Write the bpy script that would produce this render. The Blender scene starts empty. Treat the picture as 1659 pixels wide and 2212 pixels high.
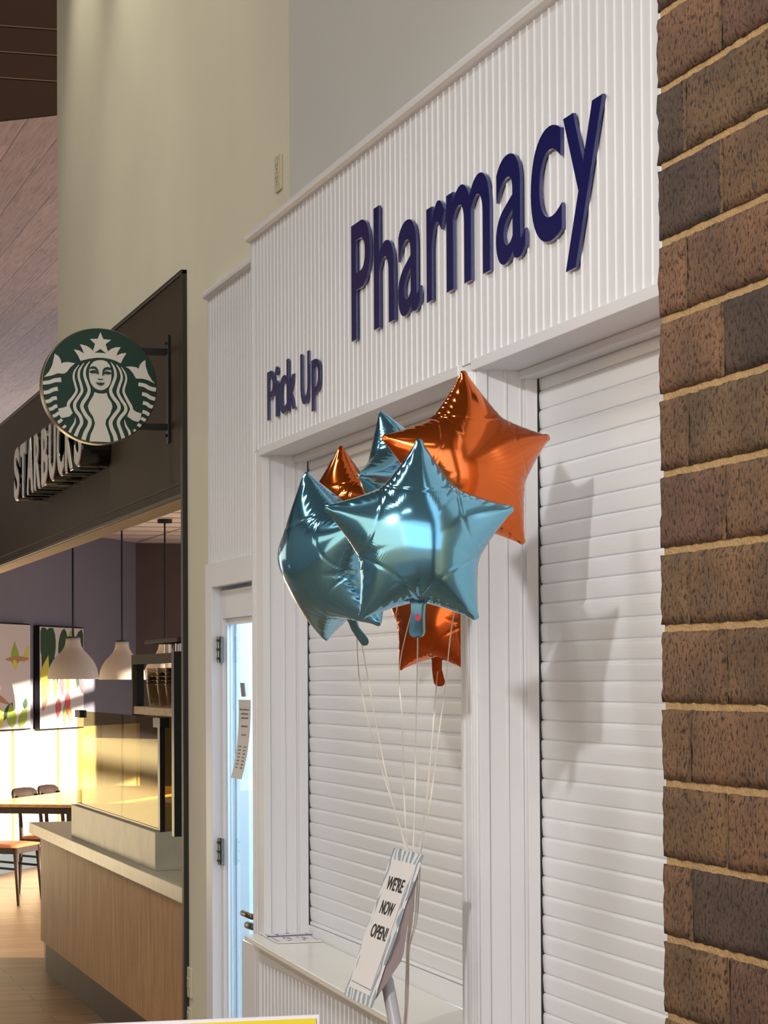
import bpy, bmesh, math, random
import numpy as np
from mathutils import Vector, Matrix
random.seed(7)
R_ = math.radians
SC = bpy.context.scene
COL = SC.collection

# ------------------------------------------------------------------ camera
FPX = 5000.0                       # focal length in pixels of the 1659 x 2212 frame
TH, PI_, RO = math.atan2(1479.5, FPX), R_(1.2), R_(0.30)
CX, CY = 829.5, 1357.0             # optical axis in the (shifted) frame
EYE = Vector((0, 0, 1.70))
r0 = Vector((math.cos(TH), -math.sin(TH), 0)); f0 = Vector((math.sin(TH), math.cos(TH), 0)); u0 = Vector((0, 0, 1))
CF = (f0 * math.cos(PI_) + u0 * math.sin(PI_)).normalized()
u1 = (u0 * math.cos(PI_) - f0 * math.sin(PI_)).normalized()
CR = r0 * math.cos(RO) - u1 * math.sin(RO)
CU = u1 * math.cos(RO) + r0 * math.sin(RO)
cam = bpy.data.cameras.new('camera'); cam.sensor_fit = 'AUTO'; cam.sensor_width = 36
cam.lens = FPX * 36 / 2212; cam.shift_y = (CY - 1106) / 2212; cam.shift_x = 0
cam.clip_start = 0.05; cam.clip_end = 200
co = bpy.data.objects.new('camera', cam); COL.objects.link(co)
M = Matrix.Identity(4)
for i in range(3):
    M[i][0], M[i][1], M[i][2], M[i][3] = CR[i], CU[i], -CF[i], EYE[i]
co.matrix_world = M
SC.camera = co
SC.view_settings.view_transform = 'Standard'; SC.view_settings.look = 'None'
SC.view_settings.gamma = 1; SC.view_settings.use_curve_mapping = False
SC.view_settings.exposure = -0.10
try:
    SC.cycles.use_denoising = True
    SC.cycles.max_bounces = 10; SC.cycles.caustics_reflective = True; SC.cycles.caustics_refractive = False
    SC.cycles.sample_clamp_indirect = 6
except Exception: pass

def ray(px, py): return CR * ((px - CX) / FPX) + CU * ((CY - py) / FPX) + CF
def onx(px, py, X): d = ray(px, py); return EYE + d * (X / d.x)
def ony(px, py, Y): d = ray(px, py); return EYE + d * (Y / d.y)
def onz(px, py, z): d = ray(px, py); return EYE + d * ((z - EYE.z) / d.z)
def atz(px, py, Z): return EYE + ray(px, py) * Z
def onplane(px, py, p, n): d = ray(px, py); return EYE + d * ((p - EYE).dot(n) / d.dot(n))

# ------------------------------------------------------------------ world and lights
w = bpy.data.worlds.new('world'); SC.world = w; w.use_nodes = True
bg = w.node_tree.nodes['Background']; bg.inputs[0].default_value = (0.80, 0.90, 1.0, 1); bg.inputs[1].default_value = 1.75

def area(name, loc, target, sx, sy, power, color):
    l = bpy.data.lights.new(name, 'AREA'); l.shape = 'RECTANGLE'; l.size = sx; l.size_y = sy; l.energy = power; l.color = color
    o = bpy.data.objects.new(name, l); COL.objects.link(o); o.location = loc
    o.rotation_euler = (Vector(target) - Vector(loc)).to_track_quat('-Z', 'Y').to_euler(); return o
def spot(name, loc, target, power, color, angle, blend=0.6, rad=0.08):
    l = bpy.data.lights.new(name, 'SPOT'); l.energy = power; l.color = color; l.spot_size = R_(angle); l.spot_blend = blend; l.shadow_soft_size = rad
    o = bpy.data.objects.new(name, l); COL.objects.link(o); o.location = loc
    o.rotation_euler = (Vector(target) - Vector(loc)).to_track_quat('-Z', 'Y').to_euler(); return o
sun = bpy.data.lights.new('low_sun', 'SUN'); sun.energy = 21; sun.color = (1.0, 0.87, 0.66); sun.angle = R_(1.0)
so = bpy.data.objects.new('low_sun', sun); COL.objects.link(so)
so.rotation_euler = Vector((-0.90, 0.40, -0.17)).to_track_quat('-Z', 'Y').to_euler()
WARM = (1.0, 0.985, 0.97); COOL = (0.74, 0.87, 1.0)
for yy, pw in ((-3.0, 30), (1.0, 46), (5.0, 84), (9.0, 92)):       # the hall's ceiling troffers
    area('hall_lamp', (-2.2, yy, 6.3), (-2.2, yy, 0), 1.5, 0.5, pw, WARM)
area('storefront_daylight', (-2.0, -7.8, 2.7), (0.0, 3, 1.8), 8.0, 5.0, 85, COOL)   # glazed entrance behind the camera
spot('track_lamp', (-1.5, 0.9, 3.4), (1.65, 4.35, 1.35), 430, (1.0, 0.98, 0.97), 52, 0.8, 0.07)
for yy, p in ((10.6, 75), (9.3, 130), (8.0, 90)):                   # downlights close to the cream wall
    spot('wall_washer', (1.25, yy, 5.9), (1.70, yy, 4.1), p, (1.0, 0.94, 0.76), 64, 1.0, 0.06)
spot('added_counter_spot', (-2.2, 11.5, 4.5), (1.9, 11.0, 0.3), 190, (1.0, 0.93, 0.82), 46, 1.0, 0.05)  # no known fixture: spot added to brighten the bar counter front
area('pharmacy_room_lamp', (2.6, 7.4, 2.9), (2.6, 7.4, 0), 0.9, 0.9, 150, (0.70, 0.87, 1.0))

# ------------------------------------------------------------------ materials
def lin(c):
    return tuple((v / 12.92 if v <= 0.04045 else ((v + 0.055) / 1.055) ** 2.4) for v in (c[0] / 255, c[1] / 255, c[2] / 255)) + (1,)
def mat(name, col, rough=0.5, metal=0.0, spec=0.5, noise=0.0, nscale=8, bump=0.0, bscale=60, stretch=None, emit=None, coat=0):
    m = bpy.data.materials.new(name); m.use_nodes = True; nt = m.node_tree; b = nt.nodes['Principled BSDF']
    c = lin(col); b.inputs['Base Color'].default_value = c; b.inputs['Roughness'].default_value = rough; b.inputs['Metallic'].default_value = metal
    b.inputs['Specular IOR Level'].default_value = spec; b.inputs['Coat Weight'].default_value = coat
    if noise or bump:
        tc = nt.nodes.new('ShaderNodeTexCoord'); mp = nt.nodes.new('ShaderNodeMapping'); nt.links.new(tc.outputs['Object'], mp.inputs[0])
        if stretch: mp.inputs['Scale'].default_value = stretch
    if noise:
        n = nt.nodes.new('ShaderNodeTexNoise'); n.inputs['Scale'].default_value = nscale; n.inputs['Detail'].default_value = 6
        nt.links.new(mp.outputs[0], n.inputs['Vector'])
        r = nt.nodes.new('ShaderNodeValToRGB'); r.color_ramp.elements[0].position = 0.3; r.color_ramp.elements[1].position = 0.7
        r.color_ramp.elements[0].color = tuple(v * (1 - noise) for v in c[:3]) + (1,)
        r.color_ramp.elements[1].color = tuple(min(1, v * (1 + noise)) for v in c[:3]) + (1,)
        nt.links.new(n.outputs[0], r.inputs[0]); nt.links.new(r.outputs[0], b.inputs['Base Color'])
    if bump:
        n2 = nt.nodes.new('ShaderNodeTexNoise'); n2.inputs['Scale'].default_value = bscale; n2.inputs['Detail'].default_value = 4
        nt.links.new(mp.outputs[0], n2.inputs['Vector'])
        bn = nt.nodes.new('ShaderNodeBump'); bn.inputs['Strength'].default_value = bump; bn.inputs['Distance'].default_value = 0.01
        nt.links.new(n2.outputs[0], bn.inputs['Height']); nt.links.new(bn.outputs[0], b.inputs['Normal'])
    return m
def wood(name, c1, c2, axis='Z', scale=1.0, rough=0.45):
    m = bpy.data.materials.new(name); m.use_nodes = True; nt = m.node_tree; b = nt.nodes['Principled BSDF']; b.inputs['Roughness'].default_value = rough
    tc = nt.nodes.new('ShaderNodeTexCoord'); mp = nt.nodes.new('ShaderNodeMapping'); nt.links.new(tc.outputs['Object'], mp.inputs[0])
    s = {'X': (1, 14, 14), 'Y': (14, 1, 14), 'Z': (14, 14, 1)}[axis]; mp.inputs['Scale'].default_value = tuple(v * scale for v in s)
    n = nt.nodes.new('ShaderNodeTexNoise'); n.inputs['Scale'].default_value = 3; n.inputs['Detail'].default_value = 8; n.inputs['Distortion'].default_value = 0.6
    nt.links.new(mp.outputs[0], n.inputs['Vector'])
    r = nt.nodes.new('ShaderNodeValToRGB'); r.color_ramp.elements[0].color = lin(c1); r.color_ramp.elements[1].color = lin(c2)
    r.color_ramp.elements[0].position = 0.32; r.color_ramp.elements[1].position = 0.68
    nt.links.new(n.outputs[0], r.inputs[0]); nt.links.new(r.outputs[0], b.inputs['Base Color']); return m
def planks(name, c1, c2, gap, width, length, rough=0.5, axis='Y', attr=True):
    # boards from a brick pattern running along an axis of object space
    m = bpy.data.materials.new(name); m.use_nodes = True; nt = m.node_tree; b = nt.nodes['Principled BSDF']; b.inputs['Roughness'].default_value = rough
    tc = nt.nodes.new('ShaderNodeTexCoord'); mp = nt.nodes.new('ShaderNodeMapping'); nt.links.new(tc.outputs['Object'], mp.inputs[0])
    if axis == 'Y': mp.inputs['Rotation'].default_value = (0, 0, R_(90))
    bt = nt.nodes.new('ShaderNodeTexBrick'); nt.links.new(mp.outputs[0], bt.inputs['Vector'])
    bt.inputs['Scale'].default_value = 1; bt.inputs['Brick Width'].default_value = length; bt.inputs['Row Height'].default_value = width
    bt.inputs['Mortar Size'].default_value = 0.004; bt.inputs['Mortar Smooth'].default_value = 0.1
    bt.inputs['Color1'].default_value = lin(c1); bt.inputs['Color2'].default_value = lin(c2); bt.inputs['Mortar'].default_value = lin(gap)
    mp2 = nt.nodes.new('ShaderNodeMapping'); nt.links.new(mp.outputs[0], mp2.inputs[0]); mp2.inputs['Scale'].default_value = (1.2, 22, 1)
    n = nt.nodes.new('ShaderNodeTexNoise'); n.inputs['Scale'].default_value = 2; n.inputs['Detail'].default_value = 8; n.inputs['Distortion'].default_value = 0.9
    nt.links.new(mp2.outputs[0], n.inputs['Vector'])
    r = nt.nodes.new('ShaderNodeValToRGB'); r.color_ramp.elements[0].color = (0.55, 0.52, 0.5, 1); r.color_ramp.elements[1].color = (1.15, 1.15, 1.15, 1)
    r.color_ramp.elements[0].position = 0.3; r.color_ramp.elements[1].position = 0.62
    nt.links.new(n.outputs[0], r.inputs[0])
    mx = nt.nodes.new('ShaderNodeMix'); mx.data_type = 'RGBA'; mx.blend_type = 'MULTIPLY'; mx.inputs['Factor'].default_value = 0.8
    nt.links.new(bt.outputs['Color'], mx.inputs[6]); nt.links.new(r.outputs[0], mx.inputs[7]); nt.links.new(mx.outputs[2], b.inputs['Base Color']); return m
def glass(name, tint, alpha=0.16, rough=0.0, ior=1.45, refl=(1, 1, 1, 1)):
    m = bpy.data.materials.new(name); m.use_nodes = True; nt = m.node_tree; nt.nodes.remove(nt.nodes['Principled BSDF'])
    out = nt.nodes['Material Output']; t = nt.nodes.new('ShaderNodeBsdfTransparent'); g = nt.nodes.new('ShaderNodeBsdfGlossy'); mx = nt.nodes.new('ShaderNodeMixShader')
    t.inputs[0].default_value = lin(tint); g.inputs['Roughness'].default_value = rough; g.inputs[0].default_value = refl
    fr = nt.nodes.new('ShaderNodeFresnel'); fr.inputs[0].default_value = ior
    mt = nt.nodes.new('ShaderNodeMath'); mt.operation = 'MULTIPLY_ADD'; mt.inputs[1].default_value = 1.0; mt.inputs[2].default_value = alpha * 0.3
    ge = nt.nodes.new('ShaderNodeNewGeometry'); iv = nt.nodes.new('ShaderNodeMath'); iv.operation = 'SUBTRACT'; iv.inputs[0].default_value = 1.0; nt.links.new(ge.outputs['Backfacing'], iv.inputs[1])
    m3 = nt.nodes.new('ShaderNodeMath'); m3.operation = 'MULTIPLY'; nt.links.new(fr.outputs[0], mt.inputs[0]); nt.links.new(mt.outputs[0], m3.inputs[0]); nt.links.new(iv.outputs[0], m3.inputs[1]); nt.links.new(m3.outputs[0], mx.inputs[0]); nt.links.new(t.outputs[0], mx.inputs[1]); nt.links.new(g.outputs[0], mx.inputs[2])
    nt.links.new(mx.outputs[0], out.inputs[0]); return m

WHITE = mat('white_paint', (222, 223, 226), 0.38, noise=0.02, nscale=3)
SHUT = mat('shutter_white', (228, 230, 233), 0.3, bump=0.03, bscale=40, stretch=(1, 0.1, 6))
CREAM = mat('cream_wall_paint', (214, 209, 186), 0.7, noise=0.025, nscale=2.0, bump=0.03, bscale=180)
GREYW = mat('grey_wall_paint', (196, 195, 190), 0.7, noise=0.015, nscale=2.0, bump=0.03, bscale=180)
SILL = mat('sill_laminate', (238, 237, 228), 0.22, noise=0.02, nscale=5)
NAVY = mat('navy_acrylic', (24, 28, 86), 0.22, spec=0.3)
NAVY_E = mat('acrylic_edge', (60, 64, 112), 0.12, coat=0.5)
BRONZE = mat('dark_bronze_metal', (62, 51, 37), 0.55, spec=0.15, noise=0.05, nscale=2)
BLACK = mat('black_metal', (14, 13, 12), 0.35)
BLKGLOSS = mat('black_gloss', (8, 7, 7), 0.15, coat=0.5)
LETW = mat('letter_face_white', (214, 207, 188), 0.3)
GREEN = mat('sign_green', (0, 52, 36), 0.35)
EMBW = mat('sign_white', (228, 224, 214), 0.3)
GOLD = mat('sign_rim_metal', (150, 130, 100), 0.3, metal=0.9)
OAK = wood('slatted_oak', (160, 120, 78), (190, 148, 102), 'Z')
STONE = mat('grey_countertop_stone', (182, 174, 152), 0.34, spec=0.25, noise=0.10, nscale=14)
STONE2 = mat('grey_block_stone', (172, 165, 146), 0.40, spec=0.25, noise=0.14, nscale=9)
KICK = mat('steel_toe_kick', (96, 88, 76), 0.35, metal=0.3)
DARKW = wood('dark_walnut', (32, 17, 12), (56, 32, 24), 'Z', 1.5, 0.6)
TABLE = wood('table_oak', (190, 140, 80), (216, 170, 110), 'X', 0.6, 0.25)
LEATH = mat('tan_leather_seat', (196, 120, 84), 0.45, noise=0.06, nscale=20)
SHELFW = wood('shelf_oak', (150, 118, 78), (180, 148, 100), 'X')
PEND = mat('pendant_ceramic', (204, 194, 184), 0.6)
PURPW = mat('cafe_wall_grey', (118, 116, 132), 0.8, noise=0.03, nscale=3)
BROWNW = mat('cafe_wall_brown', (84, 74, 72), 0.8, noise=0.05, nscale=3)
WAINS = mat('wainscot_white', (236, 226, 200), 0.6)
BATT = mat('wainscot_batten', (206, 176, 120), 0.6)
NBASE = mat('blue_grey_baseboard', (62, 74, 84), 0.5)
TILE = mat('ceiling_tile', (206, 198, 204), 0.8, noise=0.03, nscale=30)
TGRID = mat('ceiling_grid', (160, 152, 156), 0.6)
FLOOR = planks('floor_wood_tile', (150, 116, 86), (136, 104, 76), (104, 80, 58), 0.2, 1.2, 0.42, 'X')
PINKP = planks('canopy_planks', (150, 118, 102), (136, 106, 92), (84, 62, 52), 0.28, 5.0, 0.6, 'Y')
DKPL = mat('dark_ceiling_wood', (24, 14, 9), 0.9, spec=0.05, noise=0.08, nscale=3)
DKGAP = mat('dark_ceiling_joint', (52, 37, 27), 0.8, spec=0.1)
CARD = mat('card_white', (232, 228, 226), 0.5)
PAPER = mat('paper_white', (222, 216, 206), 0.7)
INK = mat('black_ink', (12, 12, 12), 0.5)
GREYINK = mat('grey_ink', (110, 112, 118), 0.5)
BLUEINK = mat('blue_ink', (52, 54, 120), 0.4)
STEEL = mat('brushed_steel', (120, 116, 110), 0.35, metal=0.8)
LEVER = mat('bronze_lever', (118, 96, 74), 0.3, metal=0.8)
PLATE = mat('outlet_plate', (204, 196, 168), 0.4)
PLATED = mat('outlet_slot', (60, 56, 46), 0.5)
YELLOW = mat('sign_yellow', (228, 206, 36), 0.45)
LAV = mat('sign_border_white', (228, 222, 232), 0.45)
POLE = mat('grey_tube', (178, 178, 182), 0.35)
SHADE_B = mat('sign_back_board', (150, 134, 134), 0.6)
RIBB = mat('white_ribbon', (222, 216, 206), 0.3)
RED = mat('valve_red', (190, 20, 50), 0.4)
DOORG = glass('door_glass', (236, 246, 252), 0.05, 0.0, 1.18)
CASEG = glass('case_glass', (214, 204, 168), 0.05, 0.0, 1.22, (0.50, 0.46, 0.34, 1))
CUPG = glass('cup_plastic', (238, 234, 228), 0.4, 0.08, 1.6)
ROOMW = mat('pharmacy_room_paint', (214, 226, 232), 0.6)
LEAFD = mat('print_dark_leaf', (46, 76, 50), 0.6); LEAFL = mat('print_light_leaf', (150, 172, 70), 0.6)
LEAFY = mat('print_yellow_leaf', (208, 200, 80), 0.6); PINKF = mat('print_pink_flower', (206, 96, 100), 0.6); BEIGEF = mat('print_beige_twig', (178, 130, 92), 0.6)
PINKP.node_tree.nodes['Principled BSDF'].inputs['Specular IOR Level'].default_value = 0.15
CANVAS = mat('print_canvas', (206, 198, 200), 0.6)

def foil(name, col):
    m = bpy.data.materials.new(name); m.use_nodes = True; nt = m.node_tree; b = nt.nodes['Principled BSDF']
    b.inputs['Base Color'].default_value = lin(col); b.inputs['Metallic'].default_value = 0.92; b.inputs['Roughness'].default_value = 0.13
    b.inputs['Coat Weight'].default_value = 0.5; b.inputs['Coat Roughness'].default_value = 0.05
    return m
FBLUE = foil('blue_foil', (122, 190, 220)); FORNG = foil('orange_foil', (226, 108, 38))

# ------------------------------------------------------------------ mesh builder
WM = {}
class MB:
    def __init__(s): s.v = []; s.f = []; s.m = []
    def add(s, vs, fs, mi=0):
        o = len(s.v); s.v += [tuple(v) for v in vs]; s.f += [tuple(i + o for i in f) for f in fs]; s.m += [mi] * len(fs); return s
    def box(s, a, b, mi=0, T=None):
        (x0, y0, z0), (x1, y1, z1) = a, b
        if x0 > x1: x0, x1 = x1, x0
        if y0 > y1: y0, y1 = y1, y0
        if z0 > z1: z0, z1 = z1, z0
        vs = [Vector(p) for p in ((x0, y0, z0), (x1, y0, z0), (x1, y1, z0), (x0, y1, z0), (x0, y0, z1), (x1, y0, z1), (x1, y1, z1), (x0, y1, z1))]
        if T: vs = [T(v) for v in vs]
        return s.add(vs, [(3, 2, 1, 0), (4, 5, 6, 7), (0, 1, 5, 4), (1, 2, 6, 5), (2, 3, 7, 6), (3, 0, 4, 7)], mi)
    def prism(s, base, off, mi=0, cap=True):       # polygon (3D points) swept by a vector
        n = len(base); off = Vector(off); vs = [Vector(p) for p in base] + [Vector(p) + off for p in base]
        fs = [(i, (i + 1) % n, n + (i + 1) % n, n + i) for i in range(n)]
        if cap: fs += [tuple(range(n - 1, -1, -1)), tuple(range(n, 2 * n))]
        return s.add(vs, fs, mi)
    def tube(s, path, r, seg=10, mi=0, taper=None, cap=True):
        P = [Vector(p) for p in path]; n = len(P); vs = []; fs = []
        for i, p in enumerate(P):
            d = (P[min(i + 1, n - 1)] - P[max(i - 1, 0)]).normalized()
            a = d.orthogonal().normalized() if i == 0 else (pa - d * pa.dot(d)).normalized()
            pa = a; bb = d.cross(a); rr = r if taper is None else taper[i]
            for k in range(seg):
                t = 2 * math.pi * k / seg; vs.append(p + (a * math.cos(t) + bb * math.sin(t)) * rr)
        for i in range(n - 1):
            for k in range(seg): fs.append((i * seg + k, i * seg + (k + 1) % seg, (i + 1) * seg + (k + 1) % seg, (i + 1) * seg + k))
        if cap: fs += [tuple(range(seg - 1, -1, -1)), tuple(range((n - 1) * seg, n * seg))]
        return s.add(vs, fs, mi)
    def lathe(s, prof, c, seg=40, mi=0):
        c = Vector(c); vs = []; fs = []
        for r, z in prof:
            for k in range(seg): t = 2 * math.pi * k / seg; vs.append(c + Vector((r * math.cos(t), r * math.sin(t), z)))
        for i in range(len(prof) - 1):
            for k in range(seg): fs.append((i * seg + k, i * seg + (k + 1) % seg, (i + 1) * seg + (k + 1) % seg, (i + 1) * seg + k))
        return s.add(vs, fs, mi)
    def build(s, name, mats, parent=None, world=True, smooth=False, bevel=0, seg=2):
        vs = [Vector(v) for v in s.v]; o = None; loc = Vector((0, 0, 0))
        if parent is not None:
            if world: inv = WM[parent].inverted(); vs = [inv @ v for v in vs]
        else:
            lo = [min(v[i] for v in vs) for i in range(3)]; hi = [max(v[i] for v in vs) for i in range(3)]
            loc = Vector(((lo[0] + hi[0]) / 2, (lo[1] + hi[1]) / 2, lo[2])); vs = [v - loc for v in vs]
        me = bpy.data.meshes.new(name); me.from_pydata(vs, [], s.f); me.update()
        if not isinstance(mats, (list, tuple)): mats = [mats]
        for m in mats: me.materials.append(m)
        for p, mi in zip(me.polygons, s.m): p.material_index = mi; p.use_smooth = smooth
        o = bpy.data.objects.new(name, me); COL.objects.link(o); o.location = loc
        if parent is not None: o.parent = parent; WM[o] = WM[parent].copy()
        else: WM[o] = Matrix.Translation(loc)
        if bevel:
            b = o.modifiers.new('bevel', 'BEVEL'); b.width = bevel; b.segments = seg; b.limit_method = 'ANGLE'; b.angle_limit = R_(40)
        return o
def thing(name, label, cat, loc=(0, 0, 0), rz=0, group=None, rot=None):
    o = bpy.data.objects.new(name, None); COL.objects.link(o); o.empty_display_size = 0.1
    o.location = loc; o.rotation_euler = rot if rot else (0, 0, rz)
    WM[o] = Matrix.Translation(Vector(loc)) @ o.rotation_euler.to_matrix().to_4x4()
    o['label'] = label; o['category'] = cat
    if group: o['group'] = group
    return o
def tag(o, label, cat, group=None):
    o['label'] = label; o['category'] = cat
    if group: o['group'] = group
    return o
def struct(o, label=None, cat=None):
    o['kind'] = 'structure'
    if label: o['label'] = label
    if cat: o['category'] = cat
    return o
def glyph(ch, off=0.0, extrude=0.05, bevel=0.0, res=6):
    c = bpy.data.curves.new('glyph', 'FONT'); c.body = ch; c.size = 1; c.offset = off; c.extrude = extrude; c.bevel_depth = bevel; c.bevel_resolution = 1; c.resolution_u = res
    o = bpy.data.objects.new('glyph', c); COL.objects.link(o); dg = bpy.context.evaluated_depsgraph_get(); dg.update()
    me = bpy.data.meshes.new_from_object(o.evaluated_get(dg)); bpy.data.objects.remove(o); bpy.data.curves.remove(c)
    vs = [v.co.copy() for v in me.vertices]; fs = [tuple(p.vertices) for p in me.polygons]; nz = [p.normal.z for p in me.polygons]
    bpy.data.meshes.remove(me)
    lo = [min(v[i] for v in vs) for i in range(3)]; hi = [max(v[i] for v in vs) for i in range(3)]
    return vs, fs, nz, lo, hi
def text_mesh(body, origin, ux, uy, un, height, mb, mi=0, off=0.0, depth=0.001, align='center', width=None):
    # lays text into mb: origin = centre of the line's baseline
    vs, fs, nz, lo, hi = glyph(body, off, 0.05)
    s = height / 0.69; sx = s if width is None else width / (hi[0] - lo[0])
    x0 = (lo[0] + hi[0]) / 2 if align == 'center' else lo[0]
    mb.add([Vector(origin) + ux * ((v.x - x0) * sx) + uy * (v.y * s) + un * ((v.z + 0.05) / 0.1 * depth) for v in vs], fs, mi)

XF, XS, XD, XC = 1.600, 1.743, 1.690, 1.715      # pharmacy front, shutters, door wall, cream wall planes
def Yx(px, py, X): return onx(px, py, X).y
def Zx(px, py, X): return onx(px, py, X).z
BED = 0.042
def bead_panel(mb, X, y0, y1, z0, z1, zs=None):
    # vertical bead-and-groove boards: profile along Y swept in Z (top may slope by callable)
    pts = []; y = y0
    prof = [(0.000, 0), (0.0335, 0), (0.0338, 0.0008), (0.0346, -0.0010), (0.0364, -0.0026), (0.0386, -0.0026), (0.0404, -0.0010), (0.0412, 0.0008)]
    while y < y1:
        for dy, dx in prof:
            if y + dy <= y1: pts.append((X + dx, y + dy))
        y += BED
    pts.append((X, y1))
    vs = [(x, yy, z0) for x, yy in pts] + [(x, yy, z1) for x, yy in pts]; n = len(pts)
    mb.add(vs, [(i, n + i, n + i + 1, i + 1) for i in range(n - 1)])
    mb.add([(X, y0, z0), (X + 0.02, y0, z0), (X + 0.02, y1, z0), (X, y1, z0), (X, y0, z1), (X + 0.02, y0, z1), (X + 0.02, y1, z1), (X, y1, z1)],
           [(0, 1, 2, 3), (4, 7, 6, 5), (0, 4, 5, 1), (3, 2, 6, 7), (1, 5, 6, 2)])

# ================================================================== STRUCTURE
struct(MB().box((-9, -9, -0.1), (10, 34, 0)).build('floor', FLOOR))
# --- brick wall at the right
XB = 1.20
YB = Yx(1413, 35, XB)
bw = MB(); cols = []
def brickwall():
    zj0 = Zx(1413, 35, XB); pitch = (Zx(1413, 35, XB) - Zx(1428, 2025, XB)) / 12.0
    vs, fs, ms = [], [], []
    bm = bmesh.new(); cl = bm.loops.layers.color.new('tone')
    zk = zj0 + pitch * 22; row = 0; k = 22
    while zk - pitch > -0.02:
        z1 = zk; z0 = zk - pitch
        # row k: even rows start with the long brick, odd ones with the short one
        y = YB; first = 0.196 if k % 2 == 0 else 0.088
        L = first
        while y > -1.2:
            rr = random.random()
            tone = random.choice([(0.45, 0.325, 0.23), (0.43, 0.315, 0.22), (0.385, 0.295, 0.20), (0.39, 0.28, 0.21), (0.445, 0.325, 0.23), (0.42, 0.31, 0.215), (0.42, 0.315, 0.21), (0.29, 0.225, 0.18)])
            j = 0.0012
            nx, nz = max(2, int(L / 0.012)), 8
            ya, yb = y - L + 0.0042, y - 0.0042 if y < YB else y
            za, zb = z0 + 0.0048, z1 - 0.0048
            grid = []
            for a in range(nz + 1):
                rw = []
                for b_ in range(nx + 1):
                    yy = ya + (yb - ya) * b_ / nx; zz = za + (zb - za) * a / nz
                    e = (a in (0, nz)) or (b_ in (0, nx))
                    dx = random.uniform(-0.0015, 0.0015) + (0.004 if e else 0)
                    rw.append(bm.verts.new((XB + dx, yy + (random.uniform(-j, j) if e else 0), zz + (random.uniform(-j, j) * 0.7 if e else 0))))
                grid.append(rw)
            faces = []
            for a in range(nz):
                for b_ in range(nx): faces.append(bm.faces.new((grid[a][b_], grid[a + 1][b_], grid[a + 1][b_ + 1], grid[a][b_ + 1])))
            # sides back into the mortar
            ring = [grid[0][i] for i in range(nx + 1)] + [grid[i][nx] for i in range(1, nz + 1)] + [grid[nz][i] for i in range(nx - 1, -1, -1)] + [grid[i][0] for i in range(nz - 1, 0, -1)]
            back = [bm.verts.new((XB + (0.10 if (abs(v.co.y - yb) < 0.004 and y >= YB) else 0.02), v.co.y, v.co.z)) for v in ring]
            for i in range(len(ring)):
                n_ = (i + 1) % len(ring); faces.append(bm.faces.new((ring[i], ring[n_], back[n_], back[i])))
            for f in faces:
                f.smooth = True
                for lp in f.loops: lp[cl] = (tone[0], tone[1], tone[2], 1)
            hy = y - L; q4 = [bm.verts.new((XB + 0.0035 + random.uniform(-0.0008, 0.0008), hy + a_, b_)) for a_, b_ in ((-0.0046, za), (0.0046, za), (0.0046, zb), (-0.0046, zb))]
            hf = bm.faces.new((q4[0], q4[3], q4[2], q4[1]))
            for lp in hf.loops: lp[cl] = (0.40, 0.30, 0.19, 1)
            y -= L; L = 0.246
        zk -= pitch; k -= 1
    me = bpy.data.meshes.new('wall_near'); bm.to_mesh(me); bm.free()
    o = bpy.data.objects.new('wall_near', me); COL.objects.link(o)
    m = bpy.data.materials.new('wire_cut_brick'); m.use_nodes = True; nt = m.node_tree; b = nt.nodes['Principled BSDF']; b.inputs['Roughness'].default_value = 0.85
    at = nt.nodes.new('ShaderNodeVertexColor'); at.layer_name = 'tone'
    tc = nt.nodes.new('ShaderNodeTexCoord'); mp = nt.nodes.new('ShaderNodeMapping'); mp.inputs['Scale'].default_value = (1, 1.25, 0.8); nt.links.new(tc.outputs['Object'], mp.inputs[0])
    n1 = nt.nodes.new('ShaderNodeTexNoise'); n1.inputs['Scale'].default_value = 150; n1.inputs['Detail'].default_value = 5; n1.inputs['Roughness'].default_value = 0.6
    n2 = nt.nodes.new('ShaderNodeTexNoise'); n2.inputs['Scale'].default_value = 9; n2.inputs['Detail'].default_value = 4
    nt.links.new(mp.outputs[0], n1.inputs['Vector']); nt.links.new(tc.outputs['Object'], n2.inputs['Vector'])
    r1 = nt.nodes.new('ShaderNodeValToRGB'); r1.color_ramp.elements[0].position = 0.37; r1.color_ramp.elements[1].position = 0.50
    r1.color_ramp.elements[0].color = (0.16, 0.13, 0.12, 1); r1.color_ramp.elements[1].color = (1, 1, 1, 1); nt.links.new(n1.outputs[0], r1.inputs[0])
    r2 = nt.nodes.new('ShaderNodeValToRGB'); r2.color_ramp.elements[0].color = (0.70, 0.71, 0.72, 1); r2.color_ramp.elements[1].color = (1.15, 1.13, 1.1, 1)
    r2.color_ramp.elements[0].position = 0.35; r2.color_ramp.elements[1].position = 0.65; nt.links.new(n2.outputs[0], r2.inputs[0])
    m1 = nt.nodes.new('ShaderNodeMix'); m1.data_type = 'RGBA'; m1.blend_type = 'MULTIPLY'; m1.inputs['Factor'].default_value = 1
    m2 = nt.nodes.new('ShaderNodeMix'); m2.data_type = 'RGBA'; m2.blend_type = 'MULTIPLY'; m2.inputs['Factor'].default_value = 1
    nt.links.new(at.outputs['Color'], m1.inputs[6]); nt.links.new(r1.outputs[0], m1.inputs[7]); nt.links.new(m1.outputs[2], m2.inputs[6]); nt.links.new(r2.outputs[0], m2.inputs[7])
    nt.links.new(m2.outputs[2], b.inputs['Base Color'])
    bn = nt.nodes.new('ShaderNodeBump'); bn.inputs['Strength'].default_value = 0.9; bn.inputs['Distance'].default_value = 0.004
    nt.links.new(n1.outputs[0], bn.inputs['Height']); nt.links.new(bn.outputs[0], b.inputs['Normal'])
    me.materials.append(m); WM[o] = Matrix.Identity(4)
    struct(o)
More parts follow.
